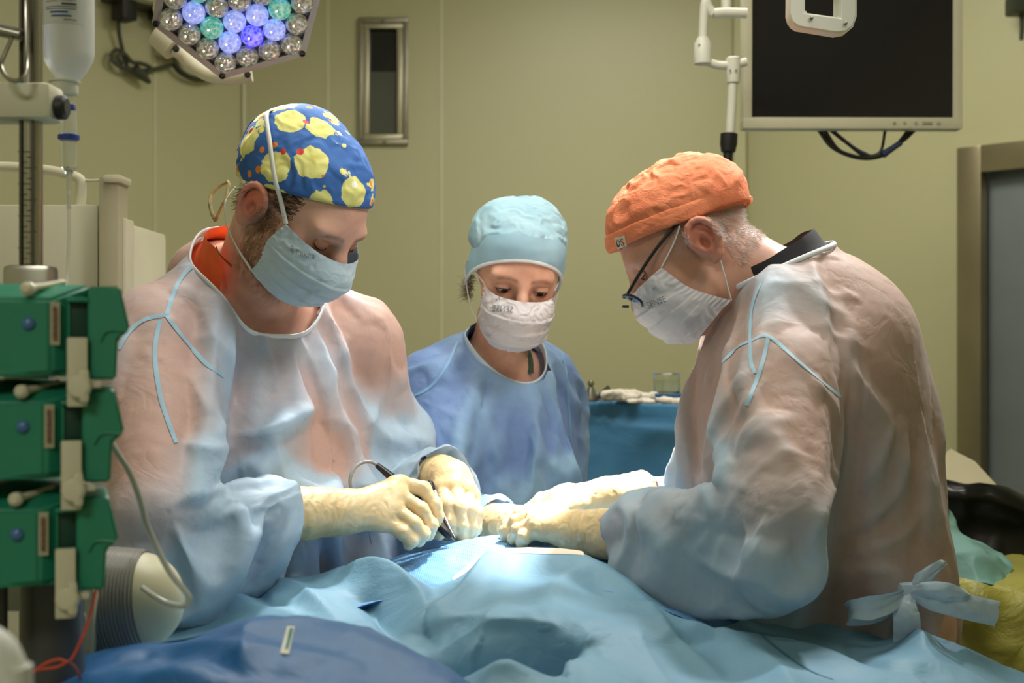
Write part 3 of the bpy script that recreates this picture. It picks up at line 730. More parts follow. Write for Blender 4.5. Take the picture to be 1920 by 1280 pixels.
MB().tube([P(1543, -55, Dh + .02), P(1543, -200, Dh + .02), A3(P(1543, 0, Dh)[0], Dh + .02, H)], .03, 16).build('stem', M_white, hd)
# jointed white arm ending in a black handle
Dj = 2.9
ja = empty('jointed_arm', P(1370, 200, Dj), 'white jointed ceiling arm ending in a black grip left of the monitor', 'arm')
b = MB(); b.tube(spline(PX((1400, 25, Dj), (1360, 24, Dj), (1338, 26, Dj)), 12), .0115, 14); b.build('upper_link', M_white, ja)
b = MB(); b.tube(spline(PX((1338, 27, Dj), (1328, 14, Dj), (1323, 4, Dj), (1320, 30, Dj), (1318, 72, Dj)), 24), .0105, 14); b.build('elbow_link', M_white, ja)
b = MB(); b.lathe(P(1318, 120, Dj), (0, 0, 1), [(.012, -.002), (.020, 0), (.020, .045), (.012, .060)], 24); b.build('joint_housing', M_white, ja)
b = MB(); b.tube(spline(PX((1322, 114, Dj), (1345, 122, Dj), (1370, 122, Dj), (1400, 116, Dj)), 16), .0095, 14); b.build('lower_link', M_white, ja)
b = MB(); b.lathe(P(1375, 155, Dj), (0, 0, 1), [(.010, -.002), (.0145, 0), (.0165, .025), (.0165, .055), (.012, .058)], 24); b.build('joint_housing', M_white, ja)
b = MB(); b.tube(PX((1374, 155, Dj), (1372, 200, Dj), (1369, 252, Dj)), .0105, 16); b.build('drop_tube', M_white, ja)
b = MB(); b.lathe(P(1364, 312, Dj), unit(P(1367, 250, Dj) - P(1364, 312, Dj)), [(.008, 0), (.0108, .003), (.0110, .030), (.0165, .034), (.0180, .044), (.0195, .050), (.0195, .074), (.012, .076)], 24); b.build('grip', M_blk, ja)
b = MB(); b.tube(PX((1362, 24, Dj + .06), (1362, -150, Dj + .06)), .012, 12); b.tube([P(1362, -140, Dj + .06), A3(P(1362, 0, Dj)[0], Dj + .06, H)], .014, 12); b.tube([P(1362, 24, Dj), P(1362, 24, Dj + .06)], .012, 10); b.build('drop_pole', M_white, ja)
for q in ((1311, 84), (1322, 84), (1369, 132), (1380, 132)): MB().lathe(P(q[0], q[1], Dj - .0185), (0, -1, 0), [(.002, -.002), (.002, .001)], 10).build('screw', M_steelp, ja)
# dark wall fitting at the right edge
wf = MB().box(P(1918, 10, 4.1), (.09, .08, .06), None, .01); wf.tube(spline(PX((1915, 20, 4.1), (1916, 50, 4.1), (1915, 75, 4.1)), 12), .007, 8); o = wf.build('wall_fitting', plain('fitting_dark', (52, 58, 46), .5)); tag(o, 'dark small wall fitting at the upper right edge above the door', 'fitting')

gp = MB().tube(spline(PX((-60, 1190, .80), (-10, 1215, .80), (12, 1250, .80), (22, 1300, .80), (24, 1400, .80)) + [A3(-.31, .80, .5), A3(-.31, .80, .006)], 60), .012, 16).build('white_hose', plain('hose_white', (206, 208, 202), .5)); tag(gp, 'blurred white hose at the bottom left corner', 'hose')
# ================================================================ people
def head_ops(s, fr, k=.010, female=False, jaw=1.0, ez=0.0):
    ears = not female
    """head in its own frame: x right, y forward, z up, origin between the ears"""
    e = lambda c, r, kk=k, mode='u', R=None: s.ell(c, r, R, kk, mode, fr)
    e((0, -.006, .036), (.075, .096, .086)); e((0, .020, .020), (.068, .078, .070), .015)
    e((0, .040, -.045), (.056 * jaw, .056, .068), .02)                   # face
    e((0, .066, -.092), (.030 * jaw, .026, .022), .022)                  # chin
    for q in (-1, 1):
        e((q * .040, .030, -.070), (.024 * jaw, .045, .026), .02)        # jaw
        e((q * .041, .060, -.018), (.022, .022, .024), .026)             # cheekbone
        e((q * .027, .080, .030), (.028, .013, .010), .018)             # brow
        e((q * .0325, .104, .009), (.019, .017, .011), .010, 's')        # socket
        e((q * .0115, .105, -.028), (.0085, .012, .008), .006)           # nostril wing
        if not ears: continue
        # ear
        er = frame((q * .35, -1, 0), 0); er = np.eye(3)
        c = np.array([q * .079, -.012, ez]); 
        e(c + A3(-q * .003, .004, 0), (.007, .017, .029), .005); e(c + A3(q * .0045, -.002, .004), (.0055, .019, .030), .004)
        hel = [(.0, .018, -.002), (.004, .020, .014), (.009, .012, .029), (.012, -.004, .034), (.014, -.016, .026), (.014, -.021, .008), (.011, -.016, -.012), (.006, -.004, -.026), (.002, .006, -.030)]
        hp = np.array([(c[0] + q * a, c[1] + b, c[2] + z) for a, b, z in hel]); hp = spline(hp, 15)
        s.chain(hp, [.0035] * 3 + [.0046] * 9 + [.006] * 3, .003, 'u', fr)
        ah = spline([(c[0] + q * .006, c[1] + .004, c[2] + .020), (c[0] + q * .009, c[1] - .008, c[2] + .006), (c[0] + q * .008, c[1] - .004, c[2] - .010), (c[0] + q * .006, c[1] + .006, c[2] - .014)], 7)
        s.chain(ah, [.0035] * 7, .003, 'u', fr)
        s.cap(c + A3(q * .001, .010, -.004), c + A3(q * .003, .016, .002), .005, .004, .004, 'u', fr)   # tragus
        e(c + A3(q * .010, .003, -.001), (.008, .007, .009), .004, 's')    # concha
    s.chain([(0, .094, .020), (0, .108, -.005), (0, .121, -.024)], [.0095, .009, .0105], .010, 'u', fr)
    e((0, .108, -.034), (.010, .010, .007), .006)
    e((0, .098, -.055), (.022, .012, .006), .006); e((0, .096, -.066), (.018, .012, .006), .006)

def torso_ops(s, p, g=0.0, k=.05):
    for c, r, R in p['torso']: s.ell(c, np.asarray(r) - .012 + g, R, .11)
    for c, r in p.get('hump', ()): s.ell(c, np.asarray(r) + g * .6, None, .05)
    # trapezius / shoulder slope
    nb = p['nb']
    for sh in (p['sr'], p['sl']):
        s.cap(nb + p['up'] * -.035, sh + A3(0, 0, -.01), .048 + g, .055 + g, .05)
def arm_ops(s, p, g=0.0, k=.03, rr=(.060, .046, .038, .023)):
    for a, b, c in ((p['sr'], p['er'], p['wr']), (p['sl'], p['el'], p['wl'])):
        s.cap(a, b, rr[0] + g, rr[1] + g, k); s.cap(b, c, rr[2] + g, rr[3] + g, k)
def leg_ops(s, p):
    for h, kn, an in p['legs']:
        s.cap(h, kn, .085, .062, .04); s.cap(kn, an, .058, .042, .03)
        f = p['f']; s.cap(an + A3(0, 0, -.035), an + f * .15 + A3(0, 0, -.045), .04, .033, .03)

def make_body(root, p, mat, paint, female=False, jaw=1.0):
    s = Sdf()
    torso_ops(s, p); arm_ops(s, p); leg_ops(s, p)
    for a, b in ((p['wr'], p['hr']), (p['wl'], p['hl'])): s.cap(a, b, .018, .012, .01)
    fr = (p['head'], p['hR'])
    nk = p.get('neckr', .056)
    hn = p['head'] + p['hR'] @ A3(0, -.022, -.045)
    s.cap(hn, p['nb'] + p['up'] * -.02, nk, nk * 1.12, .022)
    s.cap(p['head'] + p['hR'] @ A3(0, .02, -.07), p['nb'] + p['f'] * .035 + p['up'] * -.03, nk * .62, nk * .75, .03)
    head_ops(s, fr, female=female, jaw=jaw, ez=p.get('ear_dz', 0.0))
    h = p['head']; lo, hi = p['bounds']
    xs = gridvar(lo[0], hi[0], h[0] - .155, h[0] + .155, .0027, .014)
    ys = gridvar(lo[1], hi[1], h[1] - .15, h[1] + .15, .0027, .014)
    zs = gridvar(lo[2], hi[2], h[2] - .17, h[2] + .16, .0027, .014)
    V, Q = s.mesh(xs, ys, zs)
    V = laplace(V, Q, 1, .4)
    L = (V - p['head']) @ p['hR']
    o = mk('body', V, Q, mat, root, attrs={'tone': paint(L, V)})
    return o

def skin_paint(base, lip=(170, 95, 85), brow=None, beard=None, red=.0, iris=None, seed=0):
    b = np.array(srgb(*base)[:3])
    def fn(L, V):
        C = np.tile(b, (len(L), 1))
        nz = fbm(L * 40, seed, 3)
        C *= (1 + .10 * nz)[:, None]
        def blend(w, col):
            w = np.clip(w, 0, 1)[:, None]; C[:] = C * (1 - w) + np.array(srgb(*col)[:3]) * w
        # ears, nose and cheeks redder; ears also carry a painted backlit glow
        for q in (-1, 1):
            blend(.8 * red * np.exp(-(np.linalg.norm((L - A3(q * .088, -.014, 0)) / A3(.014, .026, .04), axis=1)) ** 2), (204, 88, 64))
            blend(.5 * red * np.exp(-(np.linalg.norm((L - A3(q * .045, .08, -.02)) / .03, axis=1)) ** 2), (196, 110, 90))
            # concha keeps its own deeper colour
        blend(.6 * red * np.exp(-(np.linalg.norm((L - A3(0, .12, -.025)) / .018, axis=1)) ** 2), (196, 105, 90))
        if brow:
            for q in (-1, 1):
                t = (np.abs(L[:, 0]) - .012) / .036
                zc = .0265 + .007 * np.sin(np.clip(t, 0, 1) * 2.2) - .006 * np.clip(t, 0, 1)
                w = np.exp(-((L[:, 2] - zc) / .0035) ** 2) * sstep(-.1, .1, t) * (1 - sstep(.85, 1.1, t)) * (L[:, 1] > .05)
                blend(.5 * w * (1 + .4 * noise(L * 500, 5)), brow)
        if beard:
            w = sstep(.018, -.025, L[:, 2] + .55 * (.03 - np.clip(L[:, 1], -.05, .10)) * 0) * sstep(-.035, .0, L[:, 1]) * sstep(-.155, -.115, L[:, 2] + 0 * L[:, 1])
            side = sstep(.030, .008, np.abs(L[:, 1] - .012)) * sstep(.03, .0, L[:, 2])
            low = sstep(-.035, -.06, L[:, 2])
            w = w * np.maximum(side * .9, low)
            w = w * (.62 + .5 * noise(L * A3(260, 260, 90), 9))
            blend(w, beard)
        return C
    return fn

def skin_mat(name, rough=.5):
    t = NT(name); a = t.attr('tone')
    n1 = t.noise(60, 4); n2 = t.noise(420, 2)
    c = t.mix(a.outputs['Color'], t.mix(a.outputs['Color'], (.45, .16, .10, 1), .25), t.ramp(n1, [(.35, (0, 0, 0)), (.75, (1, 1, 1))]))
    t.set(Base_Color=c, Roughness=rough, Subsurface_Weight=.18, Subsurface_Radius=(.012, .004, .002), Subsurface_Scale=.4)
    t.bump(n2, .18, .0006)
    return t.m

# ---------------------------------------------------------------- gowns
def cloth_settle(V, Q, pin, collider, frames=24, shrink=-.06, bend=5.0, mass=.15, dist=.004, quality=5, grav=1.0):
    """let the sheet buckle and hang over the body, give back its settled verts"""
    me = bpy.data.meshes.new('sheet'); me.from_pydata(V.tolist(), [], Q.tolist())
    o = bpy.data.objects.new('sheet', me); COL.objects.link(o)
    g = o.vertex_groups.new(name='pin')
    for w in np.unique(np.round(pin, 2)):
        if w > 0: g.add([int(i) for i in np.nonzero(np.round(pin, 2) == w)[0]], float(w), 'REPLACE')
    cm = o.modifiers.new('c', 'CLOTH'); st = cm.settings
    st.quality = quality; st.mass = mass; st.bending_stiffness = bend; st.tension_stiffness = 18; st.compression_stiffness = 18; st.shear_stiffness = 8
    st.air_damping = 3; st.tension_damping = 12; st.compression_damping = 12
    st.vertex_group_mass = 'pin'; st.pin_stiffness = 1.2; st.shrink_min = shrink; st.effector_weights.gravity = grav
    cs = cm.collision_settings; cs.distance_min = dist; cs.collision_quality = 2; cs.use_self_collision = False
    cm.point_cache.frame_start = 1; cm.point_cache.frame_end = frames
    col = collider.modifiers.new('k', 'COLLISION'); collider.collision.thickness_outer = .004; collider.collision.cloth_friction = 8
    for f in range(1, frames + 1): SC.frame_set(f)
    dg = bpy.context.evaluated_depsgraph_get(); ev = o.evaluated_get(dg)
    out = np.empty(len(V) * 3); ev.data.vertices.foreach_get('co', out)
    bpy.data.objects.remove(o); collider.modifiers.remove(col)
    SC.frame_set(1)
    return out.reshape(-1, 3)

def subdiv(V, Q, lv=1):
    """Catmull-Clark refinement of a sheet"""
    me = bpy.data.meshes.new('t'); me.from_pydata(V.tolist(), [], [tuple(q) for q in Q.tolist()])
    o = bpy.data.objects.new('t', me); COL.objects.link(o)
    m = o.modifiers.new('s', 'SUBSURF'); m.levels = lv; m.render_levels = lv
    dg = bpy.context.evaluated_depsgraph_get(); ev = o.evaluated_get(dg).data
    v = np.empty(len(ev.vertices) * 3); ev.vertices.foreach_get('co', v)
    l = np.empty(len(ev.loops), np.int32); ev.loops.foreach_get('vertex_index', l)
    bpy.data.objects.remove(o); bpy.data.meshes.remove(me)
    return v.reshape(-1, 3), l.reshape(-1, 4)

def near_dist(V, tree):
    return np.array([(tree.find_nearest(Vector(v))[3] or .2) for v in V])

def edge_loops(Q):
    """ordered boundary loops of a quad sheet"""
    E = np.concatenate([Q[:, [i, (i + 1) % 4]] for i in range(4)]); K = np.sort(E, 1)
    u, inv, c = np.unique(K, axis=0, return_inverse=True, return_counts=True)
    B = E[c[inv.ravel()] == 1]; nx = {}
    for a, b in B: nx.setdefault(int(a), []).append(int(b))
    loops = []
    while nx:
        st = next(iter(nx)); lp = [st]; cur = st
        while cur in nx:
            b = nx[cur].pop()
            if not nx[cur]: del nx[cur]
            if b == st: break
            lp.append(b); cur = b
        loops.append(lp)
    return loops
def smooth_loop(V, lp, it=12):
    for _ in range(it):
        p = V[lp]; V[lp] = .5 * p + .25 * (np.roll(p, 1, 0) + np.roll(p, -1, 0))

def make_gown(root, p, mat, g=.034, gs=.006, step=.011, shrink=-.12, frames=24, necks=None, extra=None, zlow=.62, name='gown', crease=.018, seed=3, binding=None, post=None, bind_w=.008):
    s = Sdf(); torso_ops(s, p, g, .06)
    arms = ((p['sr'], p['er'], p['cr'], p.get('rcr', .045)), (p['sl'], p['el'], p['cl'], p.get('rcl', .045)))
    for a, b, c, r in arms:
        ra, rb, rc = p.get('sleeve', (.070, .068, .058))
        s.cap(a + (p['nb'] - a) * .12 + A3(0, 0, -.015), a * .5 + b * .5, ra + gs, rb + gs, .035); s.cap(a * .45 + b * .55, b, rb + gs, rb + gs, .006)
        q = b + (c - b) * .80
        s.cap(b, q, rb + gs, rc + gs, .006); s.cap(q, c + (c - b) * .06, rc + gs, r, .006)
    c0 = p['torso'][-1][0]; s.cap(c0, c0 + A3(0, 0, -.6), .155 + g, .18 + g, .06)
    if extra: extra(s)
    lo, hi = p['bounds']
    V, Q = s.mesh(grid1(lo[0] - .05, hi[0] + .05, step), grid1(lo[1] - .05, hi[1] + .05, step), grid1(zlow - .1, 1.52, step))
    V = laplace(V, Q, 2, .5)
    nc, nax, nr, nd = p['neckhole']; nax = unit(nax)
    def ncut(V):
        rel = V - nc; h = rel @ nax; return np.linalg.norm(rel - np.outer(h, nax), axis=1), h
    rad, h = ncut(V)
    keep = ~((rad < nr) & (h > nd)) & (V[:, 2] > zlow)
    def cuff(V, b, c, tol):
        d = unit(c - b); h = (V - c) @ d; r = np.linalg.norm(V - c - np.outer(h, d), axis=1); return (h > tol) & (h < .05) & (r < .062)
    for a, b, c, r in arms: keep &= ~cuff(V, b, c, .0)
    V, Q, _ = prune(V, Q, keep)
    loops = [l for l in edge_loops(Q) if len(l) > 12]
    pin = np.zeros(len(V)); V = V.copy(); nl = None
    for l in loops:
        smooth_loop(V, l); m = V[l].mean(0)
        if m[2] > zlow + .05: pin[l] = 1
        if np.linalg.norm(m - nc) < .12: nl = l
    rad, h = ncut(V); pin[(rad < nr + .012) & (h > nd)] = np.maximum(pin[(rad < nr + .012) & (h > nd)], .6)
    N = normals(V, Q)
    # slack: long soft creases pushed into the sheet before it settles
    w = 1 - pin
    V = V + N * (crease * w * (ridged(V * A3(4.5, 4.5, 3) + .7 * fbm(V * 3, seed)[:, None], seed, 2) - .35))[:, None]
    cs = Sdf(); torso_ops(cs, p, .0); arm_ops(cs, p, .0)
    cv, cq = cs.mesh(grid1(lo[0] - .05, hi[0] + .05, .017), grid1(lo[1] - .05, hi[1] + .05, .017), grid1(.5, 1.6, .017))
    co = mk('collider', cv, cq)
    V = cloth_settle(V, Q, pin, co, frames, shrink)
    bv = bvh_of(co); bpy.data.objects.remove(co)
    V = laplace(V, Q, 2, .4, np.nonzero(pin >= 1)[0])
    loopV = V[nl] if nl is not None else None
    V, Q = subdiv(V, Q)
    N = normals(V, Q)
    # crisp crumple of the nonwoven sheet
    V = V + N * (.0110 * creases(V, 6.0, seed + 1, 4, 2.0, (1, 1, .6)) + .0036 * creases(V, 12, seed + 2, 5, 3.0))[:, None]
    if post:
        tr_ = BVHTree.FromPolygons([tuple(v) for v in V], [tuple(int(i) for i in q) for q in Q]); N = normals(V, Q)
        for pxs, amp, wd in post:
            pts = [pick(tr_, a_[0], a_[1], 0)[0] for a_ in spline([(x, y, 0) for x, y in pxs], 24)]; pts = [q for q in pts if q is not None]
            if len(pts) > 2:
                dd, tt = polydist(V, pts); V = V + N * (amp * np.exp(-(dd / wd) ** 1.25) * np.sin(np.clip(tt, .04, .96) * PI) ** .6)[:, None]
        V = laplace(V, Q, 1, .15)
    for i in range(len(V)):      # the sheet never sinks into the clothing below
        co_, no_, _, _ = bv.find_nearest(Vector(V[i]), .06)
        if co_ is not None:
            sd = (V[i] - np.array(co_)) @ np.array(no_)
            if sd < .008 and sd > -.05: V[i] = np.array(co_) + np.array(no_) * (.008 + .15 * max(0, sd))
    d = near_dist(V, bv)
    for a, b, c, r in arms:      # below the short sleeves nothing coloured lies under the gown
        ax_ = unit(c - b); hh = (V - b) @ ax_; rr_ = np.linalg.norm(V - b - np.outer(hh, ax_), axis=1); ua = unit(b - a); hu = (V - b) @ ua
        if p.get('loose') is not None and np.allclose(a, p['loose']): d = d + .028 * sstep(-.24, -.08, hu) * (1 - sstep(.09, .13, np.linalg.norm(V - a - np.outer((V - a) @ ua, ua), axis=1)))
        d = d + .035 * sstep(-.02, .13, hh) * (1 - sstep(.085, .12, rr_)) + .02 * sstep(-.10, .05, hu) * (1 - sstep(.09, .16, np.linalg.norm(V - b, axis=1)))
    o = mk(name, V, Q, mat, root, attrs={'gap': d})
    if binding is not None and loopV is not None:
        L = loopV.copy(); smooth_loop(L, list(range(len(L))), 6)
        c = L.mean(0); out = L - c; out /= np.linalg.norm(out, axis=1, keepdims=True)
        up = unit(nax); m = len(L); n = 8
        V = []
        for k in range(n):
            a = 2 * PI * k / n
            V.append(L + out * (.0022 * math.cos(a)) + up * (bind_w * .5 * math.sin(a)))
        V = np.concatenate(V); Fc = [(k * m + i, k * m + (i + 1) % m, ((k + 1) % n) * m + (i + 1) % m, ((k + 1) % n) * m + i) for k in range(n) for i in range(m)]
        mk('neck_binding', V, Fc, binding, root)
    return o

def cloth_mat(name, near, far, dn=.010, df=.050, trans=.25, rough=.62, cscale=22, extra=None, var=.08):
    """thin nonwoven sheet: the clothing under it shows where the sheet lies close"""
    t = NT(name); a = t.attr('gap')
    mr = t.n('ShaderNodeMapRange', i_From_Min=dn, i_From_Max=df); t.l(a.outputs['Fac'], mr.inputs['Value'])
    nz = t.noise(7, 4, .6); ad = t.n('ShaderNodeMath', operation='MULTIPLY_ADD'); t.l(nz, ad.inputs[0]); ad.inputs[1].default_value = .9; ad.inputs[2].default_value = -.45
    sm = t.n('ShaderNodeMath', operation='ADD', use_clamp=True); t.l(mr.outputs[0], sm.inputs[0]); t.l(ad.outputs[0], sm.inputs[1])
    col = t.mix(srgb(*near), srgb(*far), sm.outputs[0])
    n2 = t.noise(90, 2)
    col = t.mix(col, t.mix(col, (.5, .5, .5, 1), 1.0, 'MULTIPLY'), t.ramp(n2, [(.4, (0, 0, 0)), (.9, (var * 2,) * 3)]))
    t.set(Base_Color=col, Roughness=rough)
    t.b.inputs['Sheen Weight'].default_value = .15
    vo = t.n('ShaderNodeTexVoronoi', feature='F1', i_Scale=cscale); t.l(t.coords(), vo.inputs['Vector'])
    ns = t.n('ShaderNodeTexNoise', i_Scale=9.0, i_Detail=4.0, i_Distortion=1.5); t.l(t.coords(), ns.inputs['Vector'])
    mv = t.n('ShaderNodeVectorMath', operation='MULTIPLY_ADD'); t.l(ns.outputs['Color'], mv.inputs[0]); mv.inputs[1].default_value = (.12, .12, .12); t.l(t.coords(), mv.inputs[2])
    t.l(mv.outputs[0], vo.inputs['Vector'])
    ve = t.n('ShaderNodeTexVoronoi', feature='DISTANCE_TO_EDGE', i_Scale=13.0); t.l(mv.outputs[0], ve.inputs['Vector'])
    cr = t.ramp(ve.outputs['Distance'], [(0.0, (0, 0, 0)), (.10, (1, 1, 1))]); b0 = t.bump(cr, .10, .003)
    b1 = t.bump(vo.outputs['Distance'], .18, .005, b0); t.bump(t.noise(500, 2), .08, .0005, b1)
    tr = t.n('ShaderNodeBsdfTranslucent'); t.l(col, tr.inputs['Color'])
    mx = t.n('ShaderNodeMixShader'); mx.inputs[0].default_value = trans
    t.l(t.b.outputs[0], mx.inputs[1]); t.l(tr.outputs[0], mx.inputs[2]); t.l(mx.outputs[0], t.out.inputs['Surface'])
    return t.m

# ---------------------------------------------------------------- caps, masks, eyes, gloves
def make_cap(root, fr, mat, z0=.036, tilt=.30, c=(0, -.004, .046), r=(.088, .110, .096), band=None, bandh=.026, wr=.002, wscale=(22, 22, 34), seed=11, lumps=(), seams=None, name='surgical_cap'):
    s = Sdf(); s.ell(c, r, None, .01, 'u', fr)
    for lc, lr in lumps: s.ell(lc, lr, None, .03, 'u', fr)
    s.half((0, 0, z0), (0, tilt, -1.0), (-.2, -.2, -.2), (.2, .2, .2), .004, 'i', fr)
    h = fr[0]
    V, Q = s.mesh(grid1(h[0] - .17, h[0] + .17, .0028), grid1(h[1] - .17, h[1] + .17, .0028), grid1(h[2] - .12, h[2] + .21, .0028))
    N = normals(V, Q); L = (V - h) @ fr[1]
    hb = (L[:, 2] - z0 - tilt * L[:, 1]) / math.sqrt(1 + tilt * tilt)
    w = sstep(.0, .02, hb) if band is None else sstep(bandh * .7, bandh * 1.5, hb)
    q = L * A3(*wscale) + 1.0 * fbm(L * 18, seed)[:, None]
    dsp = wr * (ridged(q, seed, 2) * 1.3 + .5 * fbm(L * 14, seed + 3))
    if seams is not None:
        for pts, amp, wd in seams:
            d, _ = polydist(L, np.array(pts)); dsp = dsp + amp * np.exp(-(d / wd) ** 2) - .6 * amp * np.exp(-((d - 1.9 * wd) / wd) ** 2)
    V = V + N * (dsp * w)[:, None]
    V = laplace(V, Q, 1, .3)
    o = mk(name, V, Q, mat, root, attrs={'hb': hb})
    if band is not None:
        s = Sdf(); s.ell(c, np.array(r) + .0025, None, .01, 'u', fr)
        s.half((0, 0, z0 - .001), (0, tilt, -1.0), (-.2,) * 3, (.2,) * 3, .002, 'i', fr)
        s.half((0, 0, z0 + bandh), (0, -tilt, 1.0), (-.2,) * 3, (.2,) * 3, .002, 'i', fr)
        V, Q = s.mesh(grid1(h[0] - .15, h[0] + .15, .0025), grid1(h[1] - .15, h[1] + .15, .0025), grid1(h[2] - .1, h[2] + .15, .0025))
        N = normals(V, Q); L = (V - h) @ fr[1]
        V = V + N * (.0008 * ridged(L * A3(25, 25, 60), seed + 5, 2))[:, None]
        mk('cap_band', V, Q, band, root)
    return o

def make_mask(root, fr, mat, top=((0, .112, .006), (.066, .040, -.012)), mid=((0, .131, -.030), (.070, .038, -.045)), chin=((0, .118, -.092), (.062, .034, -.082)), low=((0, .088, -.118), (.058, .028, -.092)), pw=.75, pleat=.0022, wr=.0012, seed=2, n=110, m=80):
    """pleated face mask: rows given as (centre point, side point) in the head frame"""
    rows = [top, mid, chin, low]
    C = spline([r[0] for r in rows], m); S = spline([r[1] for r in rows], m)
    t = np.linspace(-1, 1, n); V = []
    for j in range(m):
        a = np.abs(t); c, sd = C[j], S[j]
        x = sd[0] * np.sin(t * PI / 2)
        y = sd[1] + (c[1] - sd[1]) * np.cos(t * PI / 2) ** pw
        z = sd[2] + (c[2] - sd[2]) * (1 - a ** 1.8)
        V.append(np.stack([x, y, z], 1))
    V = np.array(V); v = np.linspace(0, 1, m)[:, None]
    fall = (1 - np.abs(t)[None] ** 6)
    saw = sum(np.where((v > q) & (v < q + .16), (q + .16 - v) / .16, 0) * sstep(q - .012, q, v) for q in (.34, .50, .66))
    G = V.reshape(-1, 3)
    Q = np.array([(j * n + i, j * n + i + 1, (j + 1) * n + i + 1, (j + 1) * n + i) for j in range(m - 1) for i in range(n - 1)])
    N = normals(G, Q); N[(N * (G - A3(0, .03, -.05))).sum(1) < 0] *= -1
    d = pleat * (saw * fall).ravel() + wr * (ridged(G * A3(40, 40, 60) + fbm(G * 30, seed)[:, None], seed, 2)) * 1.0
    # pinched welds at the two side edges
    d += .0007 * np.repeat((np.sin(np.linspace(0, 90, m)))[:, None], n, 1).ravel() * (np.abs(np.tile(t, m)) > .93)
    G = G + N * d[:, None]
    full = np.concatenate([G, G - N * .0009]); k = len(G)
    FQ = [tuple(q) for q in Q] + [tuple(q[::-1] + k) for q in Q]
    o = mk('face_mask', full @ fr[1].T + fr[0], FQ, mat, root)
    Vw = G @ fr[1].T + fr[0]
    cor = {'tr': Vw[n - 1], 'tl': Vw[0], 'br': Vw[-1], 'bl': Vw[(m - 1) * n]}
    return o, cor

def eye_parts(root, fr, side, gaze=(0, .9, -.45), iris=(60, 42, 30), lid_lo=-14, low_up=-30, skin=(196, 150, 128), c=(.0318, .0795, .009), r=.0122):
    c = A3(side * c[0], c[1], c[2]); W = lambda p: np.asarray(p) @ fr[1].T + fr[0]
    g = unit(gaze); th = np.concatenate([np.linspace(0, .62, 9), np.linspace(.7, PI, 12)])
    up = A3(1, 0, 0) if abs(g[0]) < .8 else A3(0, 0, 1); u = unit(np.cross(g, up)); w = np.cross(g, u); n = 28
    V, Fc, mi = [], [], []
    for a in th:
        rr = r * (1.03 if a < .5 else 1.0)
        for k in range(n):
            p = 2 * PI * k / n; V.append(c + rr * (math.cos(a) * g + math.sin(a) * (math.cos(p) * u + math.sin(p) * w)))
    for i in range(len(th) - 1):
        for k in range(n):
            Fc.append((i * n + k, i * n + (k + 1) % n, (i + 1) * n + (k + 1) % n, (i + 1) * n + k)); mi.append(0 if th[i] < .22 else 1 if th[i] < .5 else 2)
    mk('eye', W(V), Fc, None, root, mats=[plain('pupil', (8, 7, 7), .08), plain('iris', iris, .12, var=.3, vscale=300), plain('eye_white', (205, 195, 188), .2)], fmat=mi)
    def lid(e_top, e_mid, e_cor, rr):
        V, Fc = [], []; na, ne = 19, 8
        for i in range(na):
            az = math.radians(-72 + 144 * i / (na - 1)); q = (i / (na - 1) * 2 - 1) ** 2
            e1 = e_mid + (e_cor - e_mid) * q
            for j in range(ne):
                el = math.radians(e_top + (e1 - e_top) * j / (ne - 1))
                V.append(c + rr * A3(math.sin(az) * math.cos(el * .6) * 1.18, math.cos(az) * math.cos(el), math.sin(el)))
        for i in range(na - 1):
            for j in range(ne - 1): Fc.append((i * ne + j, (i + 1) * ne + j, (i + 1) * ne + j + 1, i * ne + j + 1))
        return np.array(V), Fc, ne
    sm = bpy.data.materials.get('eyelid_%d_%d_%d' % skin) or plain('eyelid_%d_%d_%d' % skin, skin, .5, var=.08, vscale=80)
    V, Fc, ne = lid(80, lid_lo, -8, r * 1.13); mk('eyelid', W(V), Fc, sm, root)
    e = V[ne - 1::ne]; b = MB().tube(W(e + A3(0, .0006, -.0003)), np.linspace(.0004, .0009, len(e)) if side > 0 else np.linspace(.0009, .0004, len(e)), 6); b.build('eyelashes', plain('lash', (38, 26, 22), .7), root)
    V, Fc, ne = lid(-80, low_up, -12, r * 1.10); mk('eyelid', W(V), [f[::-1] for f in Fc], sm, root)

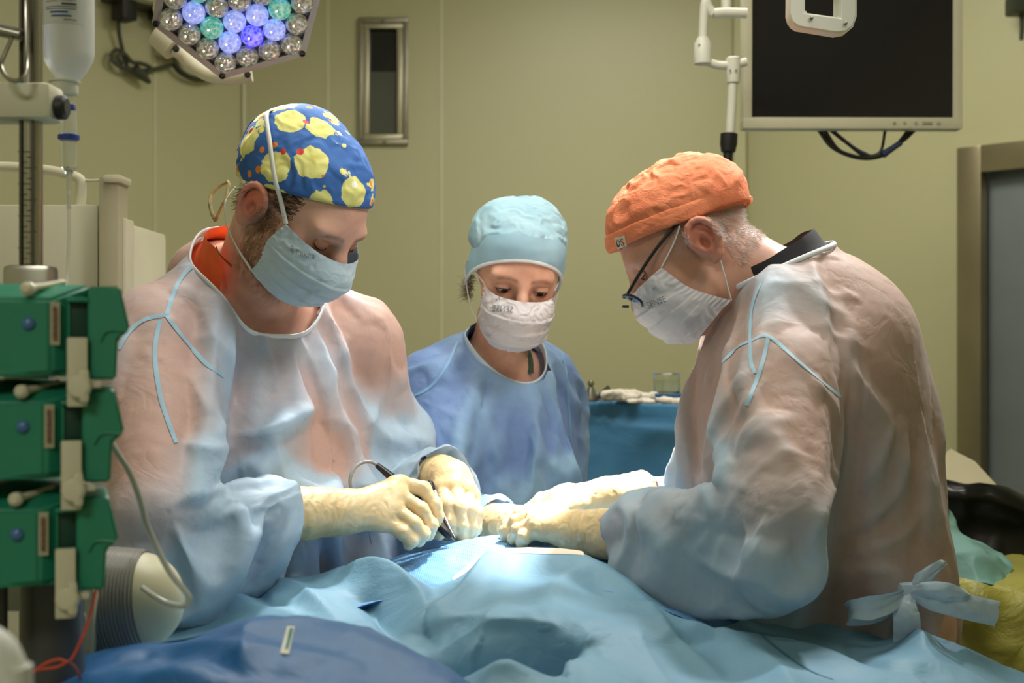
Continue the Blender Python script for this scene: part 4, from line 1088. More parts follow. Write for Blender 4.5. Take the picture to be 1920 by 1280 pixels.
def make_glove(root, cuff0, wrist, mcps, fingers, thumb, mat, rc=(.040, .033), step=.0021, fr=(.0106, .0090), name='glove', palm_r=.015, seed=0):
    s = Sdf(); wrist = np.asarray(wrist); cuff0 = np.asarray(cuff0); ax = unit(wrist - cuff0)
    s.cap(cuff0, wrist, rc[0], rc[1], .01)
    for m_ in mcps: s.cap(wrist + (m_ - wrist) * .12, m_, rc[1] * .62, palm_r * .92, .016)
    for a, b in zip(mcps[:-1], mcps[1:]): s.cap(a * .92 + wrist * .08, b * .92 + wrist * .08, palm_r * .95, palm_r * .95, .010)
    for ch in fingers:
        k = len(ch); s.chain(ch, list(np.linspace(fr[0] * 1.12, fr[1], k)), .0028)
        for q in ch[1:-1]: s.ell(q, (fr[0] * 1.03,) * 3, None, .004)
    k = len(thumb); s.chain(thumb, list(np.linspace(.016, .0105, k)), .008)
    allp = np.array([cuff0, wrist] + list(mcps) + [p for ch in fingers for p in ch] + list(thumb))
    lo, hi = allp.min(0) - .05, allp.max(0) + .05
    V, Q = s.mesh(grid1(lo[0], hi[0], step), grid1(lo[1], hi[1], step), grid1(lo[2], hi[2], step))
    V = laplace(V, Q, 1, .35)
    h = (V - cuff0) @ ax; V, Q, _ = prune(V, Q, h > -.002)
    N = normals(V, Q); h = (V - cuff0) @ ax; L = np.linalg.norm(wrist - cuff0)
    # slack rings and drawn creases of thin rubber
    w = sstep(-.004, .012, h) * sstep(L * 1.25, L * .7, h)
    ring = ridged(np.stack([h * 42, V[:, 2] * 9, V[:, 1] * 9], 1) + .5 * fbm(V * 25, seed)[:, None], seed, 2)
    d = .0016 * w * ring + .0006 * ridged(V * 75 + fbm(V * 40, seed + 2)[:, None], seed + 1, 2)
    for ch in fingers:
        for q in ch[1:-1]:
            dd = np.linalg.norm(V - q, axis=1); d += .00045 * np.exp(-(dd / .010) ** 2) * np.sin(((V - q) @ unit(ch[-1] - ch[0])) * 1500)
    V = V + N * d[:, None]
    o = mk(name, V, Q, mat, root)
    a = np.linspace(0, 2 * PI, 40); up = unit(np.cross(ax, A3(0, 0, 1))); v = np.cross(ax, up)
    MB().tube(cuff0 + rc[0] * 1.0 * (np.cos(a)[:, None] * up + np.sin(a)[:, None] * v), .0017, 8, False).build('rolled_cuff', mat, o)
    return o

def strand_hair(root, roots, dirs, length, mat, r=.00035, name='hair', seed=0, curl=.3):
    rng = np.random.default_rng(seed); b = MB()
    for p, d in zip(roots, dirs):
        l = length * rng.uniform(.6, 1.2); d = unit(d + rng.normal(0, .25, 3)); d2 = unit(d + rng.normal(0, curl, 3))
        pts = np.array([p - d * .002, p + d * l * .5, p + d * l * .5 + d2 * l * .5])
        b.tube(pts, np.array([r, r * .8, r * .3]), 3, False)
    return b.build(name, mat, root, ang=180)
# ================================================================ the surgeon on the left
M_skinA = skin_mat('skin_ruddy')
M_gown = cloth_mat('gown_over_orange', (204, 170, 158), (178, 204, 226))
M_bind = plain('white_binding', (214, 220, 226), .6)
M_seam = plain('seam_tape', (146, 178, 196), .7, var=.12, vscale=40)
M_glove = NT('latex'); _t = M_glove
_t.set(Base_Color=_t.ramp(_t.noise(30, 4), [(.3, srgb(206, 180, 132)), (.7, srgb(222, 198, 152))]), Roughness=.42, Subsurface_Weight=.12, Subsurface_Radius=(.01, .006, .003), Subsurface_Scale=.3)
_t.bump(_t.noise(30, 4, .5, _t.coords((1, 1, .5)), 1.0), .15, .003); M_glove = _t.m
def mask_mat(name, col, tr=.2):
    t = NT(name); n1 = t.noise(60, 3)
    c = srgb(*col); lo = tuple(x * .93 for x in c[:3]) + (1,)
    t.set(Base_Color=t.ramp(n1, [(.3, lo), (.7, c)]), Roughness=.75)
    b = t.bump(t.noise(26, 4, .6, None, 1.5), .4, .003); t.bump(t.noise(600, 2), .15, .0005, b)
    r = t.n('ShaderNodeBsdfTranslucent'); r.inputs['Color'].default_value = c
    mx = t.n('ShaderNodeMixShader'); mx.inputs[0].default_value = tr
    t.l(t.b.outputs[0], mx.inputs[1]); t.l(r.outputs[0], mx.inputs[2]); t.l(mx.outputs[0], t.out.inputs['Surface']); return t.m
M_maskA = mask_mat('mask_pale_blue', (196, 214, 224)); M_mask = mask_mat('mask_white', (218, 214, 216))
M_ink = plain('grey_ink', (122, 126, 134), .8)
M_strap = plain('strap_white', (214, 214, 208), .8, bump=.3, bscale=200)

fA = unit(A3(.73, -.685, 0)); rA = np.cross(fA, A3(0, 0, 1)); UP = A3(0, 0, 1)
RA = np.stack([rA, fA, UP], 1)
mA = A3(-.405, 2.04, 1.30)
erA, elA = P(285, 965, 1.72), P(738, 892, 2.21)
wrA, wlA = P(640, 960, 1.865), P(845, 900, 2.05)
pA = dict(f=fA, up=UP, nb=A3(-.412, 2.02, 1.39), head=A3(-.314, 1.890, 1.495), ear_dz=-.012, loose=P(678, 640, 2.15), hR=frame((math.cos(.50), -math.sin(.50), 0), 45, -2),
          sr=P(290, 620, 1.89), sl=P(678, 640, 2.15), er=erA, wr=wrA, el=elA, wl=wlA,
          cr=P(548, 962, 1.82), rcr=.036, cl=elA + (wlA - elA) * .88, rcl=.033,
          hr=P(720, 945, 1.89), hl=P(855, 915, 2.04), neckr=.060, sleeve=(.068, .074, .062),
          torso=[(mA - .02 * fA + A3(0, 0, -.08), (.170, .112, .16), RA), (mA + .01 * fA + A3(0, 0, -.27), (.175, .138, .20), RA), (mA - .03 * fA + A3(0, 0, -.42), (.175, .135, .16), RA)],
          neckhole=(A3(-.392, 1.985, 1.408), A3(.30, -.32, 1), .106, -.060), hump=((P(412, 515, 2.04), (.075, .075, .055)),),
          legs=[(mA + q * .09 * rA + A3(0, 0, -.44) - .03 * fA, mA + q * .10 * rA + A3(0, 0, -.83), mA + q * .11 * rA - .03 * fA + A3(0, 0, -1.222)) for q in (-1, 1)],
          bounds=(A3(-.72, 1.58, -.01), A3(.05, 2.46, 1.70)))
perA = empty('person', (mA[0], mA[1], 0), 'person on the left in a blue and yellow patterned cap, holding a black pen', 'person', 'surgical team at the table')
bodyA = make_body(perA, pA, M_skinA, skin_paint((204, 160, 140), brow=(95, 66, 48), beard=(126, 92, 66), red=1.0))
hA = (pA['head'], pA['hR'])
foldA = [([(428, 555), (432, 620), (428, 700), (418, 780), (398, 838)], .012, .014), ([(436, 640), (440, 720), (430, 790)], -.012, .012), ([(483, 567), (533, 614), (583, 680), (615, 750)], .009, .014), ([(470, 600), (500, 660), (520, 740)], .008, .012),
    ([(407, 812), (493, 812), (567, 777), (590, 765)], .009, .012), ([(440, 850), (520, 840), (600, 800)], -.008, .014), ([(690, 820), (704, 765), (715, 715)], .008, .010), ([(560, 560), (620, 640), (650, 740)], -.007, .014),
    ([(267, 640), (293, 714), (320, 787), (335, 825)], .008, .010), ([(333, 680), (377, 747), (393, 785)], .009, .012), ([(250, 700), (270, 780), (300, 840)], -.008, .014), ([(330, 830), (393, 845), (443, 835)], .010, .012),
    ([(330, 940), (420, 915), (500, 900)], .006, .009), ([(350, 985), (430, 965), (515, 945)], .006, .009), ([(470, 1000), (490, 960), (525, 930)], -.006, .009), ([(430, 905), (470, 870), (505, 900)], .007, .009), ([(620, 860), (640, 930), (650, 1010)], .006, .012), ([(560, 1010), (570, 1060)], .006, .012),
    ([(420, 500), (470, 560), (500, 580)], -.005, .012), ([(360, 480), (330, 540), (318, 600)], .004, .012)]
gownA = make_gown(perA, pA, M_gown, binding=M_bind, post=foldA)
# orange scrub top showing in the neck opening
def scrub(root, p, mat, g=.003, nr=.066, nd=-.045, cvec=None, vneck=None, name='scrub_top', zlo=.85):
    s = Sdf(); torso_ops(s, p, g, .05)
    nc, nax, _, _ = p['neckhole']; nc = nc if cvec is None else nc + cvec; nax = unit(nax)
    s.cap(nc - nax * .07, nc + nax * .045, nr + .016, nr + .010, .02)
    lo, hi = p['bounds']
    V, Q = s.mesh(grid1(lo[0], hi[0], .008), grid1(lo[1], hi[1], .008), grid1(zlo - .05, 1.55, .008))
    rel = V - nc; h = rel @ nax; r = np.linalg.norm(rel - np.outer(h, nax), axis=1)
    k = ~((r < nr) & (h > nd)) & (V[:, 2] > zlo) & (h < .045)
    if vneck is not None: k &= ~vneck(V)
    V, Q, _ = prune(V, Q, k)
    for l in edge_loops(Q):
        if len(l) > 12: smooth_loop(V, l, 10)
    return mk(name, V, Q, mat, root)
M_orange = plain('orange_scrub', (232, 96, 40), .8, var=.12, vscale=30, bump=.3, bscale=300)
scrub(perA, pA, M_orange, nr=.082, nd=-.10, vneck=lambda V: ((V - pA['neckhole'][0]) @ fA > .030) & (V[:, 2] > 1.25))
# cap with a loose yellow print
def print_mat():
    t = NT('printed_cotton'); v = t.coords()
    vo = t.n('ShaderNodeTexVoronoi', feature='F1', i_Scale=19.0, i_Randomness=.75); t.l(v, vo.inputs['Vector'])
    ns = t.noise(60, 3); ad = t.n('ShaderNodeMath', operation='MULTIPLY_ADD'); t.l(ns, ad.inputs[0]); ad.inputs[1].default_value = .35; t.l(vo.outputs['Distance'], ad.inputs[2])
    blot = t.ramp(ad.outputs[0], [(.0, (1, 1, 1)), (.62, (1, 1, 1)), (.635, (0, 0, 0))])
    v2 = t.n('ShaderNodeTexVoronoi', feature='F1', i_Scale=46.0); t.l(v, v2.inputs['Vector'])
    spot = t.ramp(v2.outputs['Distance'], [(.0, (1, 1, 1)), (.23, (1, 1, 1)), (.26, (0, 0, 0))])
    pick_ = t.ramp(v2.outputs['Color'], [(.0, srgb(226, 130, 40)), (.42, srgb(226, 130, 40)), (.43, srgb(236, 232, 220)), (.60, srgb(236, 232, 220)), (.61, srgb(196, 60, 50)), (.74, srgb(196, 60, 50)), (.75, srgb(214, 206, 96))])
    for e in pick_.node.color_ramp.elements: pass
    pick_.node.color_ramp.interpolation = 'CONSTANT'
    base = t.mix(srgb(36, 82, 152), srgb(56, 106, 174), t.noise(25, 3))
    yel = t.mix(srgb(206, 202, 112), srgb(222, 218, 140), t.noise(80, 3))
    c = t.mix(base, yel, blot); c = t.mix(c, pick_, spot)
    t.set(Base_Color=c, Roughness=.8); t.bump(t.noise(70, 4), .35, .002); return t.m
capA = make_cap(perA, hA, print_mat(), z0=.030, tilt=.55, c=(0, -.020, .036), r=(.090, .116, .097), wr=.0016, wscale=(14, 14, 30), lumps=(((0, -.06, .06), (.075, .06, .065)),))
# cap ties at the nape
tieM = plain('tie_print', (150, 140, 96), .8, var=.5, vscale=90)
b = MB(); b.tube(spline(PX((428, 340, 2.02), (408, 352, 2.03), (394, 372, 2.03), (397, 398, 2.02), (405, 415, 2.02)), 24), .0032, 8)
b.tube(spline(PX((430, 344, 2.02), (424, 370, 2.01), (414, 392, 2.01), (404, 414, 2.02)), 24), .0030, 8); b.build('cap_tie', tieM, perA)
# mask tied over the cap and behind the neck
maskA, cA = make_mask(perA, hA, M_maskA, top=((0, .119, .002), (.072, .044, .006)), mid=((0, .139, -.030), (.073, .036, -.035)), chin=((0, .120, -.078), (.066, .040, -.070)), low=((0, .098, -.104), (.060, .034, -.092)), pleat=.003, pw=1.15)
W = lambda *q: A3(*q) @ hA[1].T + hA[0]
def strap(name, pts, w, mat, root, out=None, n=40):
    """flat band through points; its face is turned away from `out`"""
    H = spline(pts, n); T = np.gradient(H, axis=0); T /= np.linalg.norm(T, axis=1, keepdims=True)
    O = H - np.asarray(out); O -= (O * T).sum(1)[:, None] * T; O /= np.linalg.norm(O, axis=1, keepdims=True)
    B = np.cross(T, O); m = len(H); V = np.concatenate([H - B * w / 2, H + B * w / 2, H + B * w / 2 - O * .0008, H - B * w / 2 - O * .0008])
    Fc = [(k * m + i, k * m + i + 1, ((k + 1) % 4) * m + i + 1, ((k + 1) % 4) * m + i) for k in range(4) for i in range(m - 1)]
    return mk(name, V, Fc, mat, root)
strap('mask_tie', [cA['tr'], W(.083, .018, .030), W(.093, -.004, .050), W(.093, -.045, .080), W(.074, -.09, .096), W(.02, -.116, .088)], .0065, M_strap, perA, out=hA[0])
strap('mask_tie', [cA['br'], W(.066, -.005, -.085), W(.070, -.040, -.072), W(.062, -.070, -.055), W(.03, -.095, -.045)], .008, M_strap, perA, out=hA[0] + A3(0, 0, -.08))
strap('mask_tie', [W(.03, -.118, .085), W(.032, -.135, .05), W(.030, -.128, .0)], .010, M_strap, perA, out=hA[0])
eye_parts(perA, hA, 1, lid_lo=-30, low_up=-40, skin=(190, 130, 106)); eye_parts(perA, hA, -1, lid_lo=-30, low_up=-40, skin=(190, 130, 106))
# chain at the neck
tA = bvh_of(bodyA)
hh = [pick(tA, *q, lift=.0015)[0] for q in ((398, 436), (401, 450), (406, 464), (413, 476), (424, 488), (436, 498))]
hh = [q for q in hh if q is not None]
if len(hh) > 2:
    b = MB(); ch = spline(hh, 46)
    for i in range(len(ch) - 1): b.tube([ch[i], ch[i] * .3 + ch[i + 1] * .7], .0013 if i % 2 else .0009, 6)
    b.build('necklace', plain('old_gold', (150, 120, 60), .3, 1.0), perA)
# short brown hair over the ear and at the nape
rng = np.random.default_rng(4)
def nape_hair(root, hfr, tree_obj, mat, sel, n, length, dirl, r=.0004, seed=1):
    me = tree_obj.data; V = np.array([v.co[:] for v in me.vertices]) + WL(tree_obj); Nn = np.array([v.normal[:] for v in me.vertices])
    L = (V - hfr[0]) @ hfr[1]; idx = np.nonzero(sel(L))[0]; idx = np.random.default_rng(seed).choice(idx, min(n, len(idx)), replace=len(idx) < n)
    d = Nn[idx] * .35 + (np.asarray(dirl) @ hfr[1].T)
    return strand_hair(root, V[idx] + np.random.default_rng(seed + 1).normal(0, .0006, (len(idx), 3)), d, length, mat, r, seed=seed)
nape_hair(perA, hA, bodyA, plain('brown_hair', (72, 54, 42), .55), lambda L: (L[:, 2] > -.055) & (L[:, 2] < .06) & (L[:, 1] < -.028) & (L[:, 1] > -.11) & (L[:, 2] > -.05 - .2 * (L[:, 1] + .03)), 1500, .012, (0, -.5, -.8))
nape_hair(perA, hA, bodyA, plain('brown_hair_temple', (80, 60, 46), .55), lambda L: (L[:, 2] > .012) & (L[:, 2] < .05) & (L[:, 1] > .008) & (L[:, 1] < .045) & (L[:, 0] > .05), 300, .014, (0, -.9, -.3), seed=6)
nape_hair(perA, hA, bodyA, plain('stubble_hair', (128, 94, 66), .6), lambda L: (L[:, 2] > -.105) & (L[:, 2] < .004) & (L[:, 1] > .000) & (L[:, 1] < .055 - .25 * L[:, 2]) & (np.abs(L[:, 0]) > .035) & ((L[:, 1] < .03) | (L[:, 2] < -.05)), 2200, .0045, (0, .2, -.9), r=.00028, seed=9).name = 'beard'
# gloves
glA1 = make_glove(perA, P(541, 962, 1.818), P(640, 960, 1.865),
    PX((752, 907, 1.925), (748, 930, 1.905), (739, 955, 1.887), (724, 979, 1.875)),
    [PX((752, 907, 1.925), (793, 915, 1.93), (815, 945, 1.93), (822, 970, 1.93)), PX((750, 929, 1.905), (790, 955, 1.90), (808, 984, 1.905), (803, 1003, 1.91)),
     PX((740, 955, 1.887), (776, 981, 1.88), (793, 1000, 1.885), (786, 1014, 1.89)), PX((726, 978, 1.875), (756, 998, 1.872), (771, 1012, 1.875), (767, 1020, 1.88))],
    PX((665, 945, 1.93), (740, 962, 1.975), (800, 988, 1.97), (822, 1000, 1.955)), M_glove, rc=(.0385, .033), seed=1)
glA2 = make_glove(perA, elA + (wlA - elA) * .80, wlA,
    PX((828, 917, 2.02), (853, 914, 2.02), (872, 921, 2.03), (884, 934, 2.04)),
    [PX((828, 917, 2.02), (837, 945, 1.985), (843, 978, 1.98), (849, 998, 1.985)), PX((853, 914, 2.02), (861, 950, 1.985), (865, 985, 1.985), (866, 1008, 1.99)),
     PX((872, 921, 2.03), (882, 955, 2.0), (882, 988, 2.0), (875, 1008, 2.0)), PX((884, 934, 2.04), (893, 960, 2.02), (890, 990, 2.02), (882, 1006, 2.02))],
    PX((828, 935, 2.06), (815, 962, 2.02), (824, 988, 2.0), (838, 1002, 1.99)), M_glove, rc=(.040, .034), seed=5)
# seams of the gown
tG = bvh_of(gownA)
for pl in ([(415, 470), (360, 500), (335, 530), (322, 560), (312, 590)], [(312, 590), (270, 600), (240, 625), (223, 655)], [(312, 592), (345, 635), (385, 680), (420, 705)],
           [(300, 600), (290, 660), (300, 740), (315, 790), (330, 830)]):
    ribbon('seam', tG, pl, .0065, M_seam, perA)
tM = bvh_of(maskA)
decal('mask_print', tM, text_shape('Гекса', .35), (572, 476), (36, 9), (-3, -12), M_ink, maskA)
decal('mask_print', tM, text_shape('ɛ', .2), (548, 468), (7, 1), (-3, -16), M_ink, maskA)

# black cautery pen held in the right glove, thin forceps in the left
M_black = plain('black_plastic', (24, 24, 27), .35); M_cable = plain('grey_cable', (140, 140, 138), .5); M_steel = plain('steel', (170, 172, 176), .22, 1.0, var=.04)
pen = empty('cautery_pen', P(790, 945, 1.945), 'slim black cautery pen with yellow button in the left surgeon\'s right glove', 'surgical pen')
pl = np.array(PX((733, 893, 1.955), (760, 920, 1.953), (792, 952, 1.95), (815, 977, 1.945), (836, 998, 1.942), (846, 1008, 1.94)))
MB().tube(spline(pl, 30), np.interp(np.linspace(0, 1, 30), [0, .3, .55, .8, .95, 1], [.0055, .006, .0066, .0066, .0045, .0030]), 14).build('pen_body', M_black, pen)
MB().tube(PX((845, 1007, 1.94), (854, 1016, 1.938)), np.array([.0012, .0006]), 8).build('electrode_tip', M_steel, pen)
MB().tube(PX((735, 895, 1.955), (722, 884, 1.955), (706, 871, 1.955)), np.array([.0068, .0056, .0042]), 12).build('strain_relief', M_black, pen)
MB().tube(spline(PX((706, 871, 1.955), (696, 866, 1.955), (680, 867, 1.95), (665, 877, 1.94), (657, 895, 1.93), (658, 915, 1.93), (668, 940, 1.95), (690, 1000, 1.99), (700, 1060, 2.0)), 50), .0026, 8).build('cable', M_cable, pen)
MB().box(P(823, 982, 1.936), (.006, .004, .009), frame((.6, -.4, 0), 0, 42), .0015).build('yellow_button', plain('yellow_button', (226, 200, 60), .4), pen)
fc = empty('forceps', P(820, 930, 1.97), 'dark slim forceps pinched in the left surgeon\'s left glove beside the black pen', 'forceps')
for q in (-1, 1):
    o_ = A3(q * .0028, 0, 0)
    ln = spline(np.array(PX((804, 904, 1.99), (812, 922, 1.985), (823, 950, 1.975), (838, 982, 1.96), (852, 1008, 1.95))) + np.linspace(1, .2, 5)[:, None] * o_, 24)
    MB().tube(ln, np.interp(np.linspace(0, 1, 24), [0, .1, .6, 1], [.003, .0036, .0030, .0010]), 8).build('forceps_arm', M_steel if q > 0 else M_black, fc)
MB().lathe(P(805, 905, 1.99), P(812, 921, 1.985) - P(805, 905, 1.99), [(.001, -.004), (.0062, 0), (.0066, .006), (.005, .014), (.001, .016)], 14).build('forceps_heel', M_black, fc)
# ================================================================ the nurse in the middle
fB = unit(A3(.60, -.80, 0)); rB = np.cross(fB, UP); RB = np.stack([rB, fB, UP], 1)
srB, slB = P(812, 722, 2.36), P(1018, 712, 2.53)
mB = (srB + slB) / 2
erB, wrB, elB, wlB = P(842, 965, 2.25), P(985, 985, 2.05), P(1030, 935, 2.47), P(1085, 985, 2.26)
pB = dict(f=fB, up=UP, nb=P(925, 668, 2.44), head=A3(.006, 2.325, 1.415), hR=frame((.125, -.99, 0), 22, 6),
          sr=srB, sl=slB, er=erB, wr=wrB, el=elB, wl=wlB, cr=P(935, 982, 2.09), rcr=.036, cl=P(1075, 972, 2.31), rcl=.038,
          hr=P(1020, 988, 2.03), hl=P(1100, 990, 2.22), neckr=.047, sleeve=(.056, .056, .050),
          torso=[(mB + A3(0, 0, -.07), (.135, .095, .13), RB), (mB + .02 * fB + A3(0, 0, -.16), (.135, .115, .12), RB), (mB + A3(0, 0, -.38), (.14, .11, .18), RB)],
          hump=((P(915, 690, 2.46), (.075, .06, .035)),),
          neckhole=(P(946, 668, 2.40), A3(.22, -.42, 1), .078, -.035),
          legs=[(mB + q * .075 * rB + A3(0, 0, -.45), mB + q * .08 * rB + A3(0, 0, -.75), mB + q * .085 * rB - .02 * fB + A3(0, 0, -mB[2] + .078)) for q in (-1, 1)],
          bounds=(A3(-.32, 1.88, -.01), A3(.34, 2.70, 1.60)))
perB = empty('person', (mB[0], mB[1], 0), 'person in a light blue gown and tall blue cap standing between the other two', 'person', 'surgical team at the table')
bodyB = make_body(perB, pB, skin_mat('skin_pale', .48), skin_paint((208, 162, 138), brow=(120, 84, 62), red=.35, seed=4), female=True, jaw=.93)
hB = (pB['head'], pB['hR'])
M_gownB = cloth_mat('gown_over_blue', (120, 152, 206), (150, 190, 222), dn=.010, df=.045, trans=.22)
gownB = make_gown(perB, pB, M_gownB, g=.026, gs=.004, step=.010, shrink=-.12, seed=8, post=[([(770, 740), (830, 770), (880, 790)], .006, .012), ([(900, 760), (930, 850), (935, 930)], .009, .014), ([(1000, 780), (980, 850), (985, 930)], -.008, .014), ([(860, 800), (870, 880), (880, 950)], .008, .012), ([(1050, 760), (1040, 850), (1045, 920)], .007, .012)], binding=plain('pale_binding', (186, 206, 220), .6), zlow=.66, bind_w=.016)
scrub(perB, pB, plain('blue_scrub', (88, 108, 170), .8, var=.1), g=.003, nr=.066, nd=-.10, vneck=lambda V: ((V - pB['neckhole'][0]) @ fB > -.015) & (V[:, 2] > 1.15))
capM = NT('nonwoven_blue'); t = capM
t.set(Base_Color=t.ramp(t.noise(20, 4), [(.3, srgb(136, 176, 194)), (.7, srgb(162, 198, 212))]), Roughness=.75); t.bump(t.noise(30, 5, .6, None, 1.2), .45, .004); capM = t.m
capB = make_cap(perB, hB, capM, z0=.048, tilt=-.02, c=(0, -.018, .058), r=(.085, .104, .073), wr=.0020, wscale=(8, 8, 22), seed=23,
    lumps=(((-.02, -.045, .085), (.058, .062, .052)), ((.035, -.02, .078), (.048, .06, .05)), ((0, -.05, .03), (.084, .07, .06))))
# folded brow panel of the cap with a white hem
def brow_panel():
    n, m = 60, 14; V = []
    for j in range(m):
        v = j / (m - 1)
        for i in range(n):
            a = -1.75 + 3.5 * i / (n - 1); q = abs(a) / 1.75
            zlo = .064 - .100 * q ** 1.9; zhi = .106 - .080 * q ** 2.4
            z = zlo + (zhi - zlo) * v
            rr = A3(.0855, .1110, 0) * (1 - .10 * max(0, (z - .06) / .06) ** 2)
            bulge = .003 * math.sin(v * PI)
            V.append((rr[0] * math.sin(a) + bulge * math.sin(a), -.018 + (rr[1] + bulge) * math.cos(a), z))
    V = np.array(V); Q = [(j * n + i, j * n + i + 1, (j + 1) * n + i + 1, (j + 1) * n + i) for j in range(m - 1) for i in range(n - 1)]
    V += (.0016 * ridged(V * 22, 41, 2))[:, None] * unit(A3(0, 1, .2))
    W2 = V @ hB[1].T + hB[0]; k = len(V); inn = (V * A3(.985, .985, 1)) @ hB[1].T + hB[0]
    o = mk('cap_brow_panel', np.concatenate([W2, inn]), Q + [tuple(np.array(q)[::-1] + k) for q in Q], plain('nonwoven_light', (158, 202, 222), .7, var=.08, vscale=20, bump=.25, bscale=40), perB)
    MB().tube(W2[:n], .0032, 8).build('cap_hem', plain('white_hem', (220, 226, 230), .7), o)
brow_panel()
maskB, cB = make_mask(perB, hB, M_mask, top=((0, .120, -.002), (.062, .060, .004)), mid=((0, .140, -.030), (.064, .054, -.030)), chin=((0, .124, -.080), (.060, .046, -.072)), low=((0, .094, -.106), (.048, .040, -.094)), pleat=.0032, wr=.0018, seed=12)
W = lambda *q: A3(*q) @ hB[1].T + hB[0]
for s_, k in ((1, 'r'), (-1, 'l')):
    MB().tube(spline([cB['t' + k], W(s_ * .078, .018, .012), W(s_ * .088, -.010, .022), W(s_ * .090, -.026, .000), W(s_ * .084, -.010, -.030), W(s_ * .074, .012, -.060), cB['b' + k]], 40), .0013, 6).build('ear_loop', M_strap, perB)
for s_ in (1, -1): eye_parts(perB, hB, s_, gaze=(-.10, .86, -.48), iris=(74, 56, 40), lid_lo=4, low_up=-34, skin=(192, 146, 124))
# stray hair below the cap
rng = np.random.default_rng(3)
roots = [W(.074 + rng.normal(0, .003), -.030 + rng.normal(0, .010), -.012 - rng.uniform(0, .045)) for _ in range(240)]
strand_hair(perB, roots, [unit(A3(.75, -.5, -.35) + rng.normal(0, .35, 3)) @ hB[1].T for _ in roots], .024, plain('fair_hair', (112, 98, 72), .6), .00028, seed=2, curl=.9)
# cord round the neck and lanyard
tB = bvh_of(bodyB)
def on_body(tree, pts, lift=.003):
    q = [pick(tree, a[0], a[1], lift)[0] for a in pts]; return [x for x in q if x is not None]
q = on_body(tB, ((886, 612), (879, 625), (876, 640), (880, 655), (890, 664)))
if len(q) > 2: MB().tube(spline(q, 24), .0030, 8).build('neck_cord', plain('black_cord', (36, 34, 36), .7), perB)
q = on_body(tB, ((986, 640), (988, 660), (991, 680), (992, 700)), .004)
if len(q) > 2: strap('lanyard', q, .011, plain('green_lanyard', (52, 74, 58), .7), perB, out=mB + A3(0, .2, 0), n=20)
glB1 = make_glove(perB, P(925, 982, 2.10), P(985, 985, 2.05), PX((1040, 972, 2.04), (1042, 982, 2.02), (1040, 994, 2.0), (1034, 1004, 1.99)),
    [PX((1040, 972, 2.04), (1075, 980, 2.04), (1085, 1000, 2.03)), PX((1042, 982, 2.02), (1078, 992, 2.01), (1085, 1010, 2.0)), PX((1040, 994, 2.0), (1072, 1004, 1.99), (1078, 1018, 1.99)), PX((1034, 1004, 1.99), (1060, 1014, 1.98), (1066, 1024, 1.98))],
    PX((1000, 975, 2.06), (1035, 965, 2.07), (1062, 975, 2.07)), M_glove, rc=(.034, .030), seed=8)
glB2 = make_glove(perB, P(1070, 968, 2.33), wlB, PX((1078, 1008, 2.18), (1092, 1010, 2.18), (1106, 1010, 2.19), (1118, 1006, 2.20)),
    [PX((1078, 1008, 2.18), (1075, 1022, 2.13)), PX((1092, 1010, 2.18), (1090, 1026, 2.12)), PX((1106, 1010, 2.19), (1105, 1026, 2.13)), PX((1118, 1006, 2.20), (1120, 1022, 2.15))],
    PX((1075, 992, 2.24), (1060, 1010, 2.18)), M_glove, rc=(.034, .030), step=.003, seed=9)
tM = bvh_of(maskB)
V2, F2 = text_shape('SENSE')
decal('mask_print', tM, (V2 * A3(-1, 1)[:2], F2), (943, 579), (38, 3), (1, -12), M_ink, maskB)
decal('mask_print', tM, (text_shape('N')[0] * A3(-1, 1)[:2], text_shape('N')[1]), (934, 560), (7, 1), (0, -8), M_ink, maskB)
# blue armhole seam lines
tG = bvh_of(gownB)
for pl in ([(858, 640), (835, 690), (800, 730), (765, 745)], [(1050, 650), (1062, 700), (1066, 760), (1070, 830)]):
    ribbon('seam', tG, pl, .005, plain('seam_blue', (120, 165, 205), .6), perB)
# ================================================================ the surgeon on the right
fC = A3(-1, 0, 0); rC = np.cross(fC, UP); RC = np.stack([rC, fC, UP], 1)
slC, srC = P(1468, 708, 1.76), P(1392, 690, 2.10)
elC, wlC, erC, wrC = P(1470, 955, 1.60), P(1085, 1000, 1.85), P(1335, 940, 2.20), P(1150, 930, 2.0)
pC = dict(f=fC, up=UP, nb=A3(.425, 1.93, 1.375), head=A3(.271, 1.93, 1.445), hR=frame((-1, .09, 0), 38, 0), ear_dz=-.010,
          sr=srC, sl=slC, er=erC, wr=wrC, el=elC, wl=wlC, cr=P(1196, 930, 2.02), rcr=.034, cl=P(1172, 1000, 1.81), rcl=.032,
          hr=P(1060, 935, 2.0), hl=P(1020, 975, 1.89), neckr=.062, sleeve=(.072, .062, .046),
          torso=[(A3(.445, 1.93, 1.27), (.165, .145, .13), RC), (A3(.450, 1.93, 1.16), (.17, .160, .17), RC), (A3(.465, 1.93, 1.0), (.17, .155, .18), RC), (A3(.51, 1.93, .90), (.17, .14, .16), RC)],
          hump=((P(1520, 545, 1.94), (.08, .10, .055)), (P(1600, 620, 1.93), (.07, .11, .07))),
          neckhole=(A3(.405, 1.93, 1.395), A3(-.50, 0, .86), .094, -.040),
          legs=[(A3(.54, 1.93 + q * .09, .88), A3(.55, 1.93 + q * .1, .48), A3(.56, 1.93 + q * .11, .078)) for q in (-1, 1)],
          bounds=(A3(.0, 1.48, -.01), A3(.82, 2.36, 1.62)))
perC = empty('person', (.5, 1.93, 0), 'person on the right in an orange cap and glasses, gown tied behind in a bow', 'person', 'surgical team at the table')
bodyC = make_body(perC, pC, skin_mat('skin_tan', .45), skin_paint((196, 148, 126), red=.8, seed=8), jaw=1.05)
hC = (pC['head'], pC['hR'])
